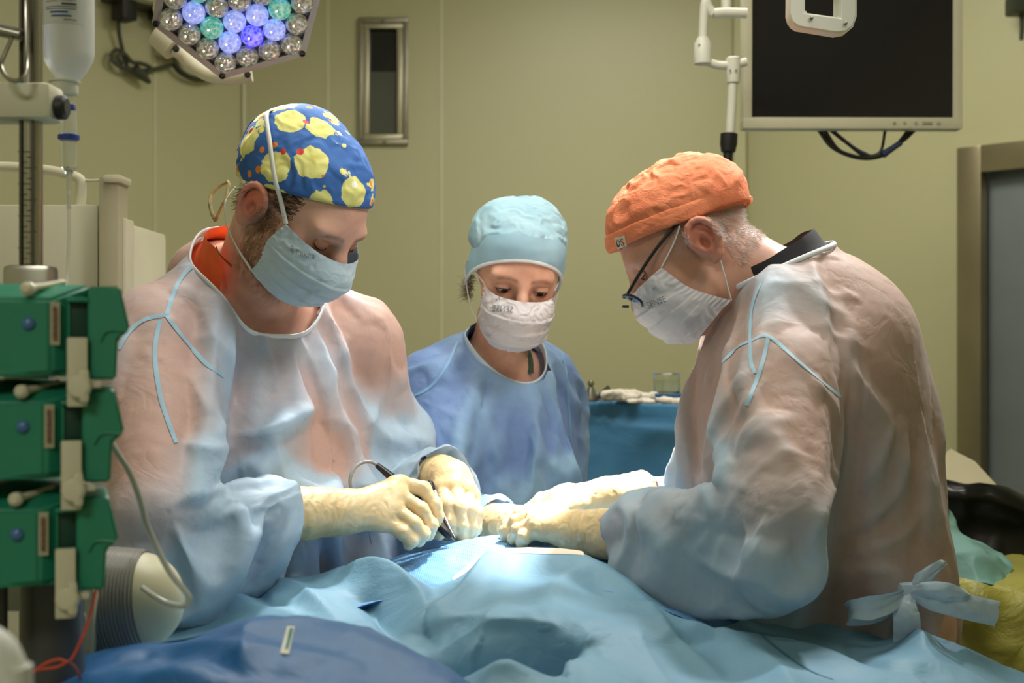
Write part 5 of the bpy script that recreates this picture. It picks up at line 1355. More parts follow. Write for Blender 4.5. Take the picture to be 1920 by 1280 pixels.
def extraC(s):
    # the loose back of the gown hangs away from the body
    s.cap(P(1570, 640, 1.93), P(1590, 980, 1.94), .08, .10, .06); s.cap(P(1590, 980, 1.94), P(1690, 1300, 1.95), .10, .15, .06)
foldC = [([(1576, 748), (1572, 820), (1555, 900), (1530, 990), (1500, 1060)], .012, .013), ([(1590, 760), (1588, 830), (1570, 920), (1548, 1000)], -.014, .013), ([(1440, 632), (1500, 690), (1560, 760), (1570, 830)], .007, .012), ([(1440, 660), (1500, 730), (1545, 790)], -.005, .012),
    ([(1395, 690), (1360, 760), (1330, 830), (1320, 900)], .009, .012), ([(1450, 700), (1400, 760), (1370, 850), (1340, 930)], .008, .012), ([(1350, 690), (1320, 760), (1300, 850)], -.008, .012), ([(1600, 610), (1590, 680), (1640, 760), (1665, 790)], .010, .014), ([(1640, 690), (1680, 760), (1665, 800)], -.009, .013), ([(1672, 700), (1668, 790), (1640, 880), (1600, 930)], .012, .013),
    ([(1700, 800), (1690, 900), (1650, 960), (1560, 1010)], .009, .012), ([(1690, 930), (1640, 990), (1560, 1020)], -.008, .012), ([(1600, 1040), (1680, 1010), (1730, 960)], .008, .012), ([(1560, 1090), (1620, 1070), (1690, 1075)], .007, .012), ([(1730, 820), (1740, 920), (1735, 1030)], .007, .010), ([(1290, 860), (1330, 940), (1330, 1000), (1300, 1040)], .008, .012), ([(1300, 980), (1380, 1000), (1460, 1000)], -.006, .012), ([(1290, 1030), (1360, 1075), (1430, 1090)], .006, .010), ([(1350, 900), (1420, 930), (1470, 990)], .007, .012),
    ([(1480, 520), (1530, 560), (1600, 600)], .005, .012), ([(1540, 520), (1600, 560), (1650, 620)], .006, .010)]
M_gownC = cloth_mat('gown_over_tan', (188, 158, 144), (170, 192, 208), dn=.010, df=.055)
gownC = make_gown(perC, pC, M_gownC, g=.030, gs=.006, extra=extraC, seed=14, binding=M_bind, zlow=.60, frames=24, shrink=-.12, post=foldC)
scrub(perC, pC, plain('dark_collar', (38, 36, 40), .8), g=.003, nr=.070, nd=-.04)
M_cap_o = NT('orange_cotton'); t = M_cap_o
t.set(Base_Color=t.ramp(t.noise(24, 4), [(.3, srgb(208, 112, 72)), (.7, srgb(222, 132, 90))]), Roughness=.8); b_ = t.bump(t.noise(42, 4, .6, t.coords((1, 1, 1.6)), 1.5), .55, .004); t.bump(t.noise(900, 1), .15, .0004, b_); M_cap_o = t.m
sm = [([(.0, .105, .075), (.055, .085, .100), (.078, .03, .118), (.072, -.03, .120), (.05, -.08, .098)], .0028, .0035),
      ([(-.0, .105, .075), (-.055, .085, .100), (-.078, .03, .118), (-.072, -.03, .120), (-.05, -.08, .098)], .0028, .0035),
      ([(-.072, -.03, .120), (-.092, -.045, .08), (-.088, -.055, .03)], .0024, .003), ([(-.0, .105, .075), (-.03, .112, .06), (-.035, .11, .03)], .002, .003)]
capC = make_cap(perC, hC, M_cap_o, z0=.034, tilt=.34, c=(0, -.004, .046), r=(.088, .112, .086), band=M_cap_o, bandh=.024, wr=.0032, wscale=(16, 16, 40), seed=31, seams=sm, lumps=(((0, -.070, .035), (.074, .045, .048)),))
# gathered tail of the cap and the woven tag
strap('cap_tie', PX((1372, 372, 1.93), (1392, 364, 1.92), (1404, 372, 1.91), (1405, 384, 1.92), (1392, 388, 1.93)), .016, M_cap_o, perC, out=P(1385, 376, 1.93))
bandC = [o for o in perC.children if o.name.startswith('cap_band')][0]
tc = bvh_of(bandC)
def quad_on(name, tree, px, mat, root, lift=.0012, n=8):
    px = np.array(px, float); V = []
    for j in range(n):
        for i in range(n):
            u, v = i / (n - 1), j / (n - 1); q = (px[0] * (1 - u) + px[1] * u) * (1 - v) + (px[3] * (1 - u) + px[2] * u) * v
            h, nn = pick(tree, q[0], q[1], lift)
            if h is None: return None
            V.append(h)
    return mk(name, V, [(j * n + i, j * n + i + 1, (j + 1) * n + i + 1, (j + 1) * n + i) for j in range(n - 1) for i in range(n - 1)], mat, root)
tg = quad_on('cap_tag', tc, [(1153, 446), (1172, 441), (1176, 463), (1158, 468)], plain('woven_tag', (206, 196, 170), .9, bump=.4, bscale=300), perC)
def on_cap(name, txt, c, ex, ey, mat):
    return decal(name, tc, text_shape(txt), c, ex, ey, mat, tg if tg else perC, .0022)
on_cap('tag_letter', 'D', (1161, 455), (7.5, -1.5), (-2, -11), plain('tag_black', (30, 28, 28), .8)); on_cap('tag_letter', 'S', (1168, 453), (6, -1.2), (-2, -11), plain('tag_red', (150, 40, 40), .8))
on_cap('tag_stripe', '––––', (1166.5, 463.5), (14, -3), (0, -1.2), plain('tag_grey', (90, 80, 76), .8))
maskC, cC = make_mask(perC, hC, M_mask, top=((0, .117, -.004), (.069, .060, .000)), mid=((0, .131, -.034), (.070, .048, -.044)), chin=((0, .120, -.088), (.072, .030, -.074)), low=((0, .090, -.118), (.064, .010, -.100)), pleat=.003, seed=22)
W = lambda *q: A3(*q) @ hC[1].T + hC[0]
for s_, k in ((1, 'r'), (-1, 'l')):
    MB().tube(spline([cC['t' + k], W(s_ * .078, .026, .016), W(s_ * .086, .004, .030)], 16), .0012, 6).build('ear_loop', M_strap, perC)
    MB().tube(spline([W(s_ * .087, -.022, -.020), W(s_ * .080, -.010, -.050), cC['b' + k]], 16), .0012, 6).build('ear_loop', M_strap, perC)
eye_parts(perC, hC, -1, gaze=(0, .82, -.57), lid_lo=-14, low_up=-36, skin=(186, 128, 104)); eye_parts(perC, hC, 1, gaze=(0, .82, -.57), lid_lo=-14, low_up=-36, skin=(186, 128, 104))
# glasses slid down the nose
gl = MB()
M_frame = plain('black_frame', (20, 20, 24), .3)
for s_ in (1, -1):
    MB().tube(spline([W(s_ * .079, .000, .036), W(s_ * .080, .04, .028), W(s_ * .076, .080, .016), W(s_ * .066, .122, .000)], 24), .0024, 8).build('glasses_arm', M_frame, perC)
    a = np.linspace(0, 2 * PI, 37); c = A3(s_ * .037, .122, -.012); tl = A3(0, .39, .92)
    ring = np.array([c + A3(1, 0, 0) * .027 * math.copysign(abs(math.cos(q)) ** .7, math.cos(q)) + tl * .016 * math.copysign(abs(math.sin(q)) ** .7, math.sin(q)) + A3(0, -.006 * math.cos(q) ** 2, 0) for q in a])
    fo = MB().tube([W(*q) for q in ring], .0020, 8, False).build('glasses_rim', M_frame, perC)
    lens = NT('lens'); lens.set(Base_Color=(.9, .93, .96, 1), Roughness=.02, Transmission_Weight=1.0, IOR=1.2)
    mk('lens', [W(*q) for q in ring[:-1]] + [W(*(c + A3(0, .0012, 0)))], [(i, (i + 1) % 36, 36) for i in range(36)], lens.m, fo)
MB().tube(spline([W(-.010, .132, -.014), W(0, .138, -.009), W(.010, .132, -.014)], 10), .0018, 8).build('glasses_bridge', M_frame, perC)
M_grey_hair = plain('grey_hair', (205, 196, 190), .5)
nape_hair(perC, hC, bodyC, M_grey_hair, lambda L: (L[:, 2] > -.075 ) & (L[:, 2] < .05) & (L[:, 1] < -.030) & (L[:, 2] > -.06 - .35 * (L[:, 1] + .07)), 3200, .009, (0, -.4, -.9), r=.00032, seed=3)
nape_hair(perC, hC, bodyC, M_grey_hair, lambda L: (L[:, 2] > -.0) & (L[:, 2] < .045) & (L[:, 1] > .004) & (L[:, 1] < .03) & (L[:, 0] < -.05), 180, .006, (0, -.2, -.9), r=.0003, seed=5)
glC1 = make_glove(perC, P(1166, 1002, 1.808), P(1085, 998, 1.85),
    PX((1018, 962, 1.93), (1008, 966, 1.905), (1006, 979, 1.885), (1012, 992, 1.872)),
    [PX((1018, 958, 1.93), (975, 966, 1.945), (954, 985, 1.945), (948, 1004, 1.94)), PX((1008, 966, 1.905), (968, 978, 1.915), (950, 996, 1.92), (950, 1010, 1.925)),
     PX((1006, 979, 1.885), (972, 994, 1.89), (962, 1010, 1.90)), PX((1012, 992, 1.872), (985, 1006, 1.875), (978, 1018, 1.885))],
    PX((1050, 965, 1.90), (1000, 962, 1.96), (965, 985, 1.97), (955, 1003, 1.96)), M_glove, rc=(.038, .031), seed=12)
glC2 = make_glove(perC, P(1204, 930, 2.03), P(1145, 932, 2.0),
    PX((1055, 925, 2.02), (1045, 932, 2.0), (1045, 945, 1.985), (1055, 956, 1.975)),
    [PX((1055, 925, 2.02), (1015, 936, 2.02), (990, 958, 2.01), (975, 985, 2.0)), PX((1045, 932, 2.0), (1008, 946, 2.0), (985, 970, 1.995), (975, 995, 1.99)),
     PX((1045, 945, 1.985), (1012, 960, 1.98), (995, 982, 1.98)), PX((1055, 956, 1.975), (1028, 972, 1.97), (1012, 992, 1.97))],
    PX((1085, 945, 1.97), (1035, 958, 1.95), (1000, 968, 1.96), (985, 985, 1.97)), M_glove, rc=(.040, .033), seed=15)
tM = bvh_of(maskC)
decal('mask_print', tM, text_shape('SENSE'), (1231, 566), (34, -13), (-4, -11), M_ink, maskC)
decal('mask_print', tM, text_shape('N'), (1228, 541), (6, -2), (-2, -7), M_ink, maskC)
tG = bvh_of(gownC)
for pl in ([(1428, 530), (1412, 570), (1407, 620), (1408, 680), (1416, 700)], [(1408, 640), (1385, 650), (1350, 685), (1335, 712)], [(1408, 640), (1440, 630), (1490, 672), (1540, 715), (1576, 745)], [(1440, 632), (1432, 670), (1418, 715), (1400, 760)]):
    ribbon('seam', tG, pl, .0055, M_seam, perC)
# turned-up collar end at the nape
b = MB(); fl = np.array([P(1506, 492, 1.90), P(1530, 500, 1.87), P(1580, 520, 1.86), P(1640, 560, 1.86), P(1622, 536, 1.90), P(1575, 505, 1.92), P(1548, 482, 1.92), P(1530, 466, 1.92), P(1524, 478, 1.91)]); b.prism(fl, (0, .004, 0)); b.build('collar_flap', M_bind, perC)
# the bow at the back of the waist
M_bow = cloth_mat('gown_tie', (188, 208, 222), (188, 208, 222), trans=.2)
def band(name, ctr, w, mat, root, up, n=28, curl=.004, seed=1):
    H = spline(ctr, n); w = np.interp(np.linspace(0, 1, n), np.linspace(0, 1, len(w)), w); up = unit(up)
    T = np.gradient(H, axis=0); T /= np.linalg.norm(T, axis=1, keepdims=True); B = up - (T @ up)[:, None] * T; B /= np.linalg.norm(B, axis=1, keepdims=True); N = np.cross(T, B)
    V = []; m = 9
    for j in range(m):
        s_ = j / (m - 1) * 2 - 1
        V.append(H + B * (w * s_ / 2)[:, None] + N * (curl * (1 - s_ * s_) + .0018 * ridged(np.stack([np.arange(n) * .25, np.full(n, s_ * 2.2), np.zeros(n)], 1), seed, 2))[:, None])
    V = np.concatenate(V); k = len(V)
    Q = [(j * n + i, j * n + i + 1, (j + 1) * n + i + 1, (j + 1) * n + i) for j in range(m - 1) for i in range(n - 1)]
    N2 = np.tile(N, (m, 1))
    return mk(name, np.concatenate([V, V - N2 * .0008]), Q + [tuple(np.array(q)[::-1] + k) for q in Q], mat, root, attrs={'gap': np.full(2 * k, .03)})
hk_ = pick(tG, 1705, 1112)[0]; db_ = (hk_[1] if hk_ is not None else 1.76) - 1.775
_PX = PX
def PX(*q): return [P(a, b_, d + db_) for a, b_, d in q]
bow = MB().box(P(1705, 1112, 1.755 + db_), (.030, .022, .030), None, .009).build('bow_knot', M_bow, perC)
band('bow_loop', PX((1703, 1112, 1.75), (1670, 1130, 1.72), (1630, 1140, 1.70), (1592, 1143, 1.71), (1590, 1155, 1.735), (1640, 1150, 1.755), (1700, 1122, 1.757)), [.014, .026, .032, .022, .024, .026, .014], M_bow, bow, (0, 0, 1), seed=2)
band('bow_loop', PX((1708, 1110, 1.75), (1735, 1105, 1.73), (1775, 1108, 1.72), (1812, 1116, 1.735), (1775, 1118, 1.755), (1712, 1114, 1.757)), [.012, .020, .024, .010, .020, .012], M_bow, bow, (0, 0, 1), seed=3)
band('bow_end', PX((1706, 1110, 1.752), (1730, 1088, 1.745), (1758, 1062, 1.75), (1770, 1054, 1.76)), [.012, .026, .020, .004], M_bow, bow, (.4, 0, 1), seed=4)
band('bow_end', PX((1708, 1114, 1.75), (1750, 1125, 1.735), (1810, 1137, 1.74), (1868, 1150, 1.76)), [.014, .028, .034, .034], M_bow, bow, (0, 0, 1), seed=5)
band('bow_end', PX((1702, 1116, 1.748), (1698, 1140, 1.735), (1700, 1165, 1.735), (1702, 1205, 1.75)), [.018, .034, .036, .038], M_bow, bow, (1, 0, 0), seed=6)
PX = _PX
# ================================================================ operating table, drapes, instruments, waste
def sheet_mat(name, c0, c1, rough=.6, trans=.12, dots=False):
    t = NT(name); n1 = t.noise(5, 4)
    col = t.ramp(n1, [(.3, srgb(*c0)), (.7, srgb(*c1))])
    if dots:
        vo = t.n('ShaderNodeTexVoronoi', feature='F1', i_Scale=330.0, i_Randomness=.15); t.l(t.coords(), vo.inputs['Vector'])
        col = t.mix(col, t.mix(col, (.45, .6, .8, 1), 1.0, 'MULTIPLY'), t.ramp(vo.outputs['Distance'], [(.1, (1, 1, 1)), (.45, (0, 0, 0))]))
        t.bump(vo.outputs['Distance'], .6, .0015)
    else:
        b = t.bump(t.noise(9, 4, .6, None, 1.6), .35, .010); t.bump(t.noise(240, 2), .12, .0008, b)
    t.set(Base_Color=col, Roughness=rough)
    tr = t.n('ShaderNodeBsdfTranslucent'); t.l(col, tr.inputs['Color']); mx = t.n('ShaderNodeMixShader'); mx.inputs[0].default_value = trans
    t.l(t.b.outputs[0], mx.inputs[1]); t.l(tr.outputs[0], mx.inputs[2]); t.l(mx.outputs[0], t.out.inputs['Surface']); return t.m
M_sheet = sheet_mat('drape_light_blue', (104, 148, 174), (118, 162, 187)); M_pad = sheet_mat('drape_textured_blue', (104, 158, 208), (116, 168, 216), dots=True); M_navy = sheet_mat('drape_dark_blue', (24, 84, 140), (34, 98, 154), .5, .04)
def rowsurf(rows, nu, nv):
    """surface through several space curves (each a list of points)"""
    R_ = np.array([spline(r, nu) for r in rows]); out = np.zeros((nv, nu, 3))
    for k in range(nu): out[:, k] = spline(R_[:, k], nv)
    V = out.reshape(-1, 3); Q = np.array([(j * nu + i, j * nu + i + 1, (j + 1) * nu + i + 1, (j + 1) * nu + i) for j in range(nv - 1) for i in range(nu - 1)])
    return V, Q
def tree_of(V, Q): return BVHTree.FromPolygons([tuple(v) for v in V], [tuple(int(i) for i in q) for q in Q])
def fold(V, tree, pxs, amp, wd, N, soft=.7, n=30, vec=None):
    """raise a crease along a line traced on the sheet"""
    pts = [pick(tree, a[0], a[1], 0)[0] for a in spline([(x, y, 0) for x, y in pxs], n)]; pts = [p for p in pts if p is not None]
    if len(pts) < 2: return V
    d, t = polydist(V, pts); w = np.exp(-(d / wd) ** 1.4)
    if vec is not None: N = np.tile(unit(vec), (len(V), 1))
    return V + N * (amp * w * np.sin(np.clip(t, .03, .97) * PI) ** .5)[:, None]
def thick(V, Q, N, th): k = len(V); return np.concatenate([V, V - N * th]), [tuple(q) for q in Q] + [tuple(np.array(q)[::-1] + k) for q in Q]
# table (covered): slab and column
tbl = empty('operating_table', (.05, 1.75, 0), 'covered operating table under the light blue drape', 'table')
MB().box((-.02, 1.57, .78), (.75, .24, .08), None, .03).build('table_top', plain('black_mattress', (30, 30, 32), .6), tbl); MB().box((-.02, 1.57, .38), (.3, .2, .74), None, .03).build('column', M_steelp, tbl); MB().box((-.02, 1.57, .03), (.7, .24, .06), None, .02).build('base', M_steelp, tbl)
# --- textured blue pad over the patient
rows = [PX((560, 1150, 2.16), (700, 1120, 2.13), (830, 1070, 2.10), (960, 1062, 2.10), (1100, 1062, 2.08), (1200, 1085, 2.05), (1320, 1140, 2.00), (1430, 1220, 1.96)),
        PX((560, 1110, 2.00), (700, 1062, 2.00), (830, 1018, 1.99), (960, 1008, 1.98), (1100, 1009, 1.96), (1200, 1032, 1.92), (1320, 1090, 1.87), (1420, 1150, 1.84)),
        PX((560, 1120, 1.86), (700, 1085, 1.86), (830, 1058, 1.86), (960, 1042, 1.86), (1100, 1038, 1.84), (1200, 1070, 1.81), (1320, 1135, 1.77), (1400, 1185, 1.75)),
        PX((560, 1160, 1.70), (700, 1130, 1.70), (830, 1112, 1.70), (960, 1105, 1.70), (1100, 1105, 1.69), (1200, 1130, 1.67), (1320, 1182, 1.65), (1390, 1230, 1.64))]
V, Q = rowsurf(rows, 150, 90); N = normals(V, Q); N *= np.sign(N[:, 2:3] + 1e-9)
V = V + N * (.004 * fbm(V * 9, 3) + .0016 * ridged(V * 26, 6, 2))[:, None]
v2, q2 = thick(V, Q, N, .002); pad = mk('absorbent_drape', v2, q2, M_pad); tag(pad, 'textured brighter blue drape over the operating field', 'drape')
# --- big light blue drape
top = [(185, 1092, 2.08), (230, 1080, 2.05), (340, 1068, 2.0), (420, 1090, 1.92), (480, 1092, 1.88), (520, 1080, 1.86), (580, 1082, 1.85), (640, 1068, 1.84), (690, 1058, 1.83), (720, 1066, 1.80), (760, 1090, 1.76), (810, 1112, 1.72), (845, 1090, 1.74), (880, 1073, 1.76), (908, 1058, 1.77), (930, 1038, 1.79), (985, 1034, 1.79), (1050, 1036, 1.78), (1100, 1044, 1.77), (1150, 1068, 1.75), (1200, 1100, 1.72), (1260, 1140, 1.69), (1330, 1180, 1.66), (1375, 1165, 1.70), (1420, 1150, 1.76), (1500, 1153, 1.78), (1600, 1168, 1.78), (1700, 1192, 1.77), (1800, 1222, 1.75), (1920, 1262, 1.72), (2060, 1310, 1.68)]
tp = np.array(top, float); L_ = np.r_[0, np.cumsum(np.hypot(np.diff(tp[:, 0]), 1.0 * np.diff(tp[:, 1])))]
nu, nv = 330, 150
us = np.linspace(0, L_[-1], nu); TX = np.stack([np.interp(us, L_, tp[:, c]) for c in range(3)], 1)
for _ in range(2): TX[1:-1] = .25 * TX[:-2] + .5 * TX[1:-1] + .25 * TX[2:]
rowA = np.array([P(*q) for q in TX])
xs_ = TX[:, 0]
zbase = np.interp(xs_, [60, 400, 700, 950, 1200, 1500, 2060], [.905, .925, .945, .965, .945, .925, .88])
V = np.zeros((nv, nu, 3))
for j in range(nv):
    v = j / (nv - 1)
    Dv = TX[:, 2] * (1 - v) + 1.12 * v
    X = rowA[:, 0] * (1 - v) + (xs_ - 960) / F * (1.12 + .35) * v
    e = v ** .8
    z = rowA[:, 2] * (1 - e) + (zbase - .02) * e
    drop = sstep(.86, 1.0, v) * .30
    V[j] = np.stack([X, Dv, z - drop], 1)
V = V.reshape(-1, 3); Q = np.array([(j * nu + i, j * nu + i + 1, (j + 1) * nu + i + 1, (j + 1) * nu + i) for j in range(nv - 1) for i in range(nu - 1)])
vv = np.repeat(np.linspace(0, 1, nv), nu)
fz = sstep(0, .12, vv)
N = normals(V, Q); N *= np.sign(N[:, 2:3] + 1e-9)
V = V + N * (fz * (.020 * (ridged(V * A3(3.0, 3.6, 3) + .5 * fbm(V * 3, 5)[:, None], 12, 1) - .2) + .012 * creases(V, 5.0, 44, 4, 2.0) + .004 * creases(V, 12, 41, 4, 2)))[:, None]
T_ = tree_of(V, Q)
FL = [([(930, 1042), (917, 1060), (880, 1115), (840, 1152), (790, 1180)], .022, .020),       ([(500, 1082), (560, 1110), (600, 1140), (640, 1175)], .016, .022), ([(470, 1098), (500, 1125), (540, 1140)], -.016, .016), ([(640, 1075), (700, 1075), (745, 1105), (790, 1150), (800, 1185)], .030, .026),
      ([(655, 1110), (690, 1125), (730, 1165), (745, 1195)], -.022, .018), ([(1090, 1045), (1160, 1100), (1230, 1170), (1300, 1240), (1350, 1280)], .016, .024), ([(1420, 1152), (1500, 1158), (1620, 1178), (1760, 1215), (1900, 1262)], .018, .018), ([(1440, 1185), (1540, 1200), (1680, 1240), (1800, 1270)], -.016, .025), ([(340, 1080), (420, 1110), (520, 1150), (600, 1190)], .012, .025), ([(1180, 1200), (1300, 1195), (1390, 1170)], -.012, .022)]
for f in FL: V = fold(V, T_, f[0], f[1], f[2], N)
V = fold(V, T_, [(760, 1200), (830, 1172), (900, 1163), (970, 1158), (1030, 1156), (1075, 1172), (1100, 1195)], .045, .032, N, vec=(0, -.9, .40))
V = fold(V, T_, [(770, 1228), (850, 1222), (930, 1215), (1030, 1208), (1100, 1204)], .115, .044, N, vec=(0, .65, -.76))
V = fold(V, T_, [(800, 1275), (880, 1262), (960, 1246), (1060, 1225), (1120, 1212)], .035, .030, N, vec=(0, -.8, .6))
V = laplace(V, Q, 1, .4); N = normals(V, Q); N *= np.sign(N[:, 2:3] + 1e-9)
v2, q2 = thick(V, Q, N, .0012); dr_ = mk('surgical_drape', v2, q2, M_sheet); tag(dr_, 'large light blue surgical drape covering the table', 'drape')
# pale adhesive hems on the opening of the drape, and its stitched seam
tD = tree_of(V, Q)
M_hem = plain('adhesive_hem', (226, 214, 196), .5)
def hem(px0, px1, nm):
    """strip along the drape's edge between two photo columns"""
    ii = np.nonzero((TX[:, 0] >= px0) & (TX[:, 0] <= px1))[0]; e = V.reshape(nv, nu, 3)[0, ii]; n2 = N.reshape(nv, nu, 3)[0, ii]
    up = A3(0, .35, .94); k = len(ii); w = .0065 * np.sin(np.linspace(.15, PI - .15, k))[:, None] ** .5
    W_ = np.concatenate([e + up * w * .9 + A3(0, .004, .0), e + A3(0, -.0012, .002), e + A3(0, -.006, -.001)])
    mk(nm, W_, [(i, i + 1, k + i + 1, k + i) for i in range(k - 1)] + [(k + i, k + i + 1, 2 * k + i + 1, 2 * k + i) for i in range(k - 1)], M_hem, dr_)
hem(845, 915, 'adhesive_strip'); hem(930, 1098, 'adhesive_strip')
ribbon('seam', tD, [(1407, 1158), (1428, 1190), (1470, 1225), (1520, 1258), (1562, 1274)], .0045, plain('seam_dark', (70, 116, 140), .6), dr_, lift=.001)
# --- dark blue drape in the foreground
topn = PX((-60, 1330, 1.34), (60, 1285, 1.33), (130, 1250, 1.32), (200, 1226, 1.31), (290, 1198, 1.30), (380, 1176, 1.29), (450, 1166, 1.285), (520, 1161, 1.28), (590, 1165, 1.28), (650, 1176, 1.28), (720, 1206, 1.27), (790, 1242, 1.26), (870, 1290, 1.25), (960, 1350, 1.24))
back = [p + A3(0, .05, -.10) for p in topn]; back0 = [p + A3(0, .02, -.012) for p in topn]
mid = [p + A3(0, -.06, -.004) for p in topn]; fro = [p + A3(-.02, -.16, -.05) for p in topn]; low = [p + A3(-.03, -.22, -.30) for p in topn]
V, Q = rowsurf([back, back0, topn, mid, fro, low], 170, 90); N = normals(V, Q); c_ = V.mean(0) - A3(0, 0, .3); N *= np.sign(((V - c_) * N).sum(1))[:, None]
V = V + N * (.008 * (ridged(V * A3(3.5, 7, 6) + .5 * fbm(V * 5, 9)[:, None], 7, 1) - .3) + .004 * creases(V, 8, 17, 4) + .001 * ridged(V * 22, 15, 2))[:, None]
T_ = tree_of(V, Q)
for f in [([(250, 1225), (400, 1215), (560, 1230), (700, 1260)], .008, .018), ([(380, 1235), (450, 1250), (560, 1275)], -.010, .015), ([(250, 1275), (350, 1262), (440, 1278)], .008, .015)]: V = fold(V, T_, f[0], f[1], f[2], N)
v2, q2 = thick(V, Q, N, .0012); nav = mk('dark_blue_drape', v2, q2, M_navy); tag(nav, 'dark blue drape mounded in the foreground with a small paper tag', 'drape')
tN = tree_of(V, Q)
def quad_on2(name, tree, px, mat, root, lift=.0012, n=8):
    px = np.array(px, float); V = []
    for j in range(n):
        for i in range(n):
            u, v = i / (n - 1), j / (n - 1); q = (px[0] * (1 - u) + px[1] * u) * (1 - v) + (px[3] * (1 - u) + px[2] * u) * v
            h, nn = pick(tree, q[0], q[1], lift)
            if h is None: return None
            V.append(h)
    return mk(name, V, [(j * n + i, j * n + i + 1, (j + 1) * n + i + 1, (j + 1) * n + i) for j in range(n - 1) for i in range(n - 1)], mat, root)
pt = quad_on2('paper_tag', tN, [(538, 1175), (552, 1176), (542, 1228), (525, 1226)], plain('paper_tag', (196, 196, 184), .8), nav)
if pt: quad_on2('tag_stripe', tN, [(543, 1180), (549, 1181), (541, 1218), (535, 1217)], plain('tag_green', (60, 112, 110), .8), pt, .002)
# --- instrument table at the back
It = empty('instrument_table', P(1200, 760, 3.2) * A3(1, 1, 0), 'instrument table covered by a blue drape behind the nurse', 'table')
zt = P(0, 757, 3.05)[2]
a = P(1010, 0, 3.05); c = P(1420, 0, 3.05)
tA_, tB_ = A3(.06, 3.22, zt), A3(.62, 2.98, zt); td = unit(tB_ - tA_); tn = unit(np.cross(td, A3(0, 0, 1))); tn = tn if tn[1] > 0 else -tn
tcen = (tA_ + tB_) / 2 + tn * .25; Rt = np.stack([td, tn, A3(0, 0, 1)], 1)
MB().box(tcen - A3(0, 0, .02), (.86, .46, .03), Rt, .005).build('table_top', M_steelp, It)
for sx in (-.38, .38):
    for sy in (-.19, .19): MB().tube([tcen + td * sx + tn * sy - A3(0, 0, .03), tcen + td * sx + tn * sy - A3(0, 0, zt - .01)], .014, 12).build('leg', M_steelp, It)
# drape over the instrument table: grid with falling sides
nx_, ny_ = 110, 90; V = []
hw, hd_ = .44, .245; fall = .24
for j in range(ny_):
    for i_ in range(nx_):
        x = -hw - fall + (2 * hw + 2 * fall) * i_ / (nx_ - 1); y = -hd_ - fall + (2 * hd_ + 2 * fall) * j / (ny_ - 1)
        ox, oy = max(0, abs(x) - hw), max(0, abs(y) - hd_); o_ = max(ox, oy)
        X = math.copysign(min(abs(x), hw + .10 * ox), x); Y = math.copysign(min(abs(y), hd_ + .10 * oy), y)
        wv = .010 * o_ / fall * math.sin(x * 26 + y * 9) if oy >= ox else .010 * o_ / fall * math.sin(y * 26)
        V.append(tcen + td * (X + (math.copysign(wv, x) if ox > oy else 0)) + tn * (Y + (wv if oy >= ox else 0)) + A3(0, 0, .001 - o_))
V = np.array(V); Q = np.array([(j * nx_ + i_, j * nx_ + i_ + 1, (j + 1) * nx_ + i_ + 1, (j + 1) * nx_ + i_) for j in range(ny_ - 1) for i_ in range(nx_ - 1)])
N = normals(V, Q); N *= np.sign(((V - (tcen - A3(0, 0, .3))) * N).sum(1))[:, None]
V = V + N * (.004 * ridged(V * 8, 4, 2))[:, None] * sstep(zt + .0, zt - .03, V[:, 2])[:, None]
T_ = tree_of(V, Q)
V = fold(V, T_, [(1075, 772), (1130, 778), (1200, 788), (1290, 800)], -.010, .010, N); V = fold(V, T_, [(1075, 778), (1130, 785), (1200, 796), (1290, 808)], .008, .010, N)
v2, q2 = thick(V, Q, N, .0015); tdp = mk('table_drape', v2, q2, sheet_mat('drape_mid_blue', (70, 136, 186), (80, 148, 198), .6, .05)); tag(tdp, 'mid blue drape hanging over the instrument table', 'drape')
top_at = lambda px_, dd: A3((px_ - 960) / F * dd, dd, zt + .002)
# instruments: clamps, gauze, beaker, steel tray
gz = plain('gauze', (222, 214, 200), .95, bump=.5, bscale=120)
def lump(name, c, r, mat, seed, label, cat, group=None):
    s = Sdf(); rng = np.random.default_rng(seed)
    for k in range(11): s.ell(np.asarray(c) + rng.uniform(-1, 1, 3) * r * A3(.75, .6, .35) + A3(0, 0, r[2] * .45), np.asarray(r) * rng.uniform(.25, .48) * A3(1, 1, 1.1), None, .007)
    lo, hi = np.asarray(c) - np.asarray(r) * 1.6, np.asarray(c) + np.asarray(r) * 1.6
    V, Q = s.mesh(grid1(lo[0], hi[0], .003), grid1(lo[1], hi[1], .003), grid1(lo[2] - .02, hi[2] + .03, .003)); N = normals(V, Q)
    V = V + N * (.0030 * ridged(V * 60, seed, 2))[:, None]; V[:, 2] = np.maximum(V[:, 2], c[2] + .0005)
    return tag(mk(name, V, Q, mat), label, cat, group)
lump('gauze', top_at(1165, 3.12), A3(.050, .035, .026), gz, 3, 'crumpled white gauze heap beside the steel clamps', 'gauze', 'gauze on the instrument table')
lump('gauze', top_at(1205, 3.14), A3(.040, .03, .018), gz, 4, 'low white gauze fold between the heap and the beaker', 'gauze', 'gauze on the instrument table')
lump('gauze', top_at(1205, 3.03), A3(.038, .02, .009), gz, 5, 'flat cream gauze strip at the front edge of the table', 'gauze', 'gauze on the instrument table')
lump('gauze', top_at(1268, 3.0), A3(.040, .025, .014), gz, 6, 'cream gauze roll below the glass beaker', 'gauze', 'gauze on the instrument table')
lump('gauze', top_at(1086, 3.2), A3(.022, .02, .020), gz, 7, 'small white gauze ball left of the steel clamps', 'gauze', 'gauze on the instrument table')
ck = empty('steel_clamp', top_at(1108, 3.13), 'upright steel clamp at the left of the instrument table', 'clamp')
bp = top_at(1108, 3.13)
b = MB(); b.lathe(bp, (0, 0, 1), [(.016, 0), (.018, .004), (.015, .016), (.009, .030), (.007, .036)], 20); b.build('clamp_body', M_steelp, ck)
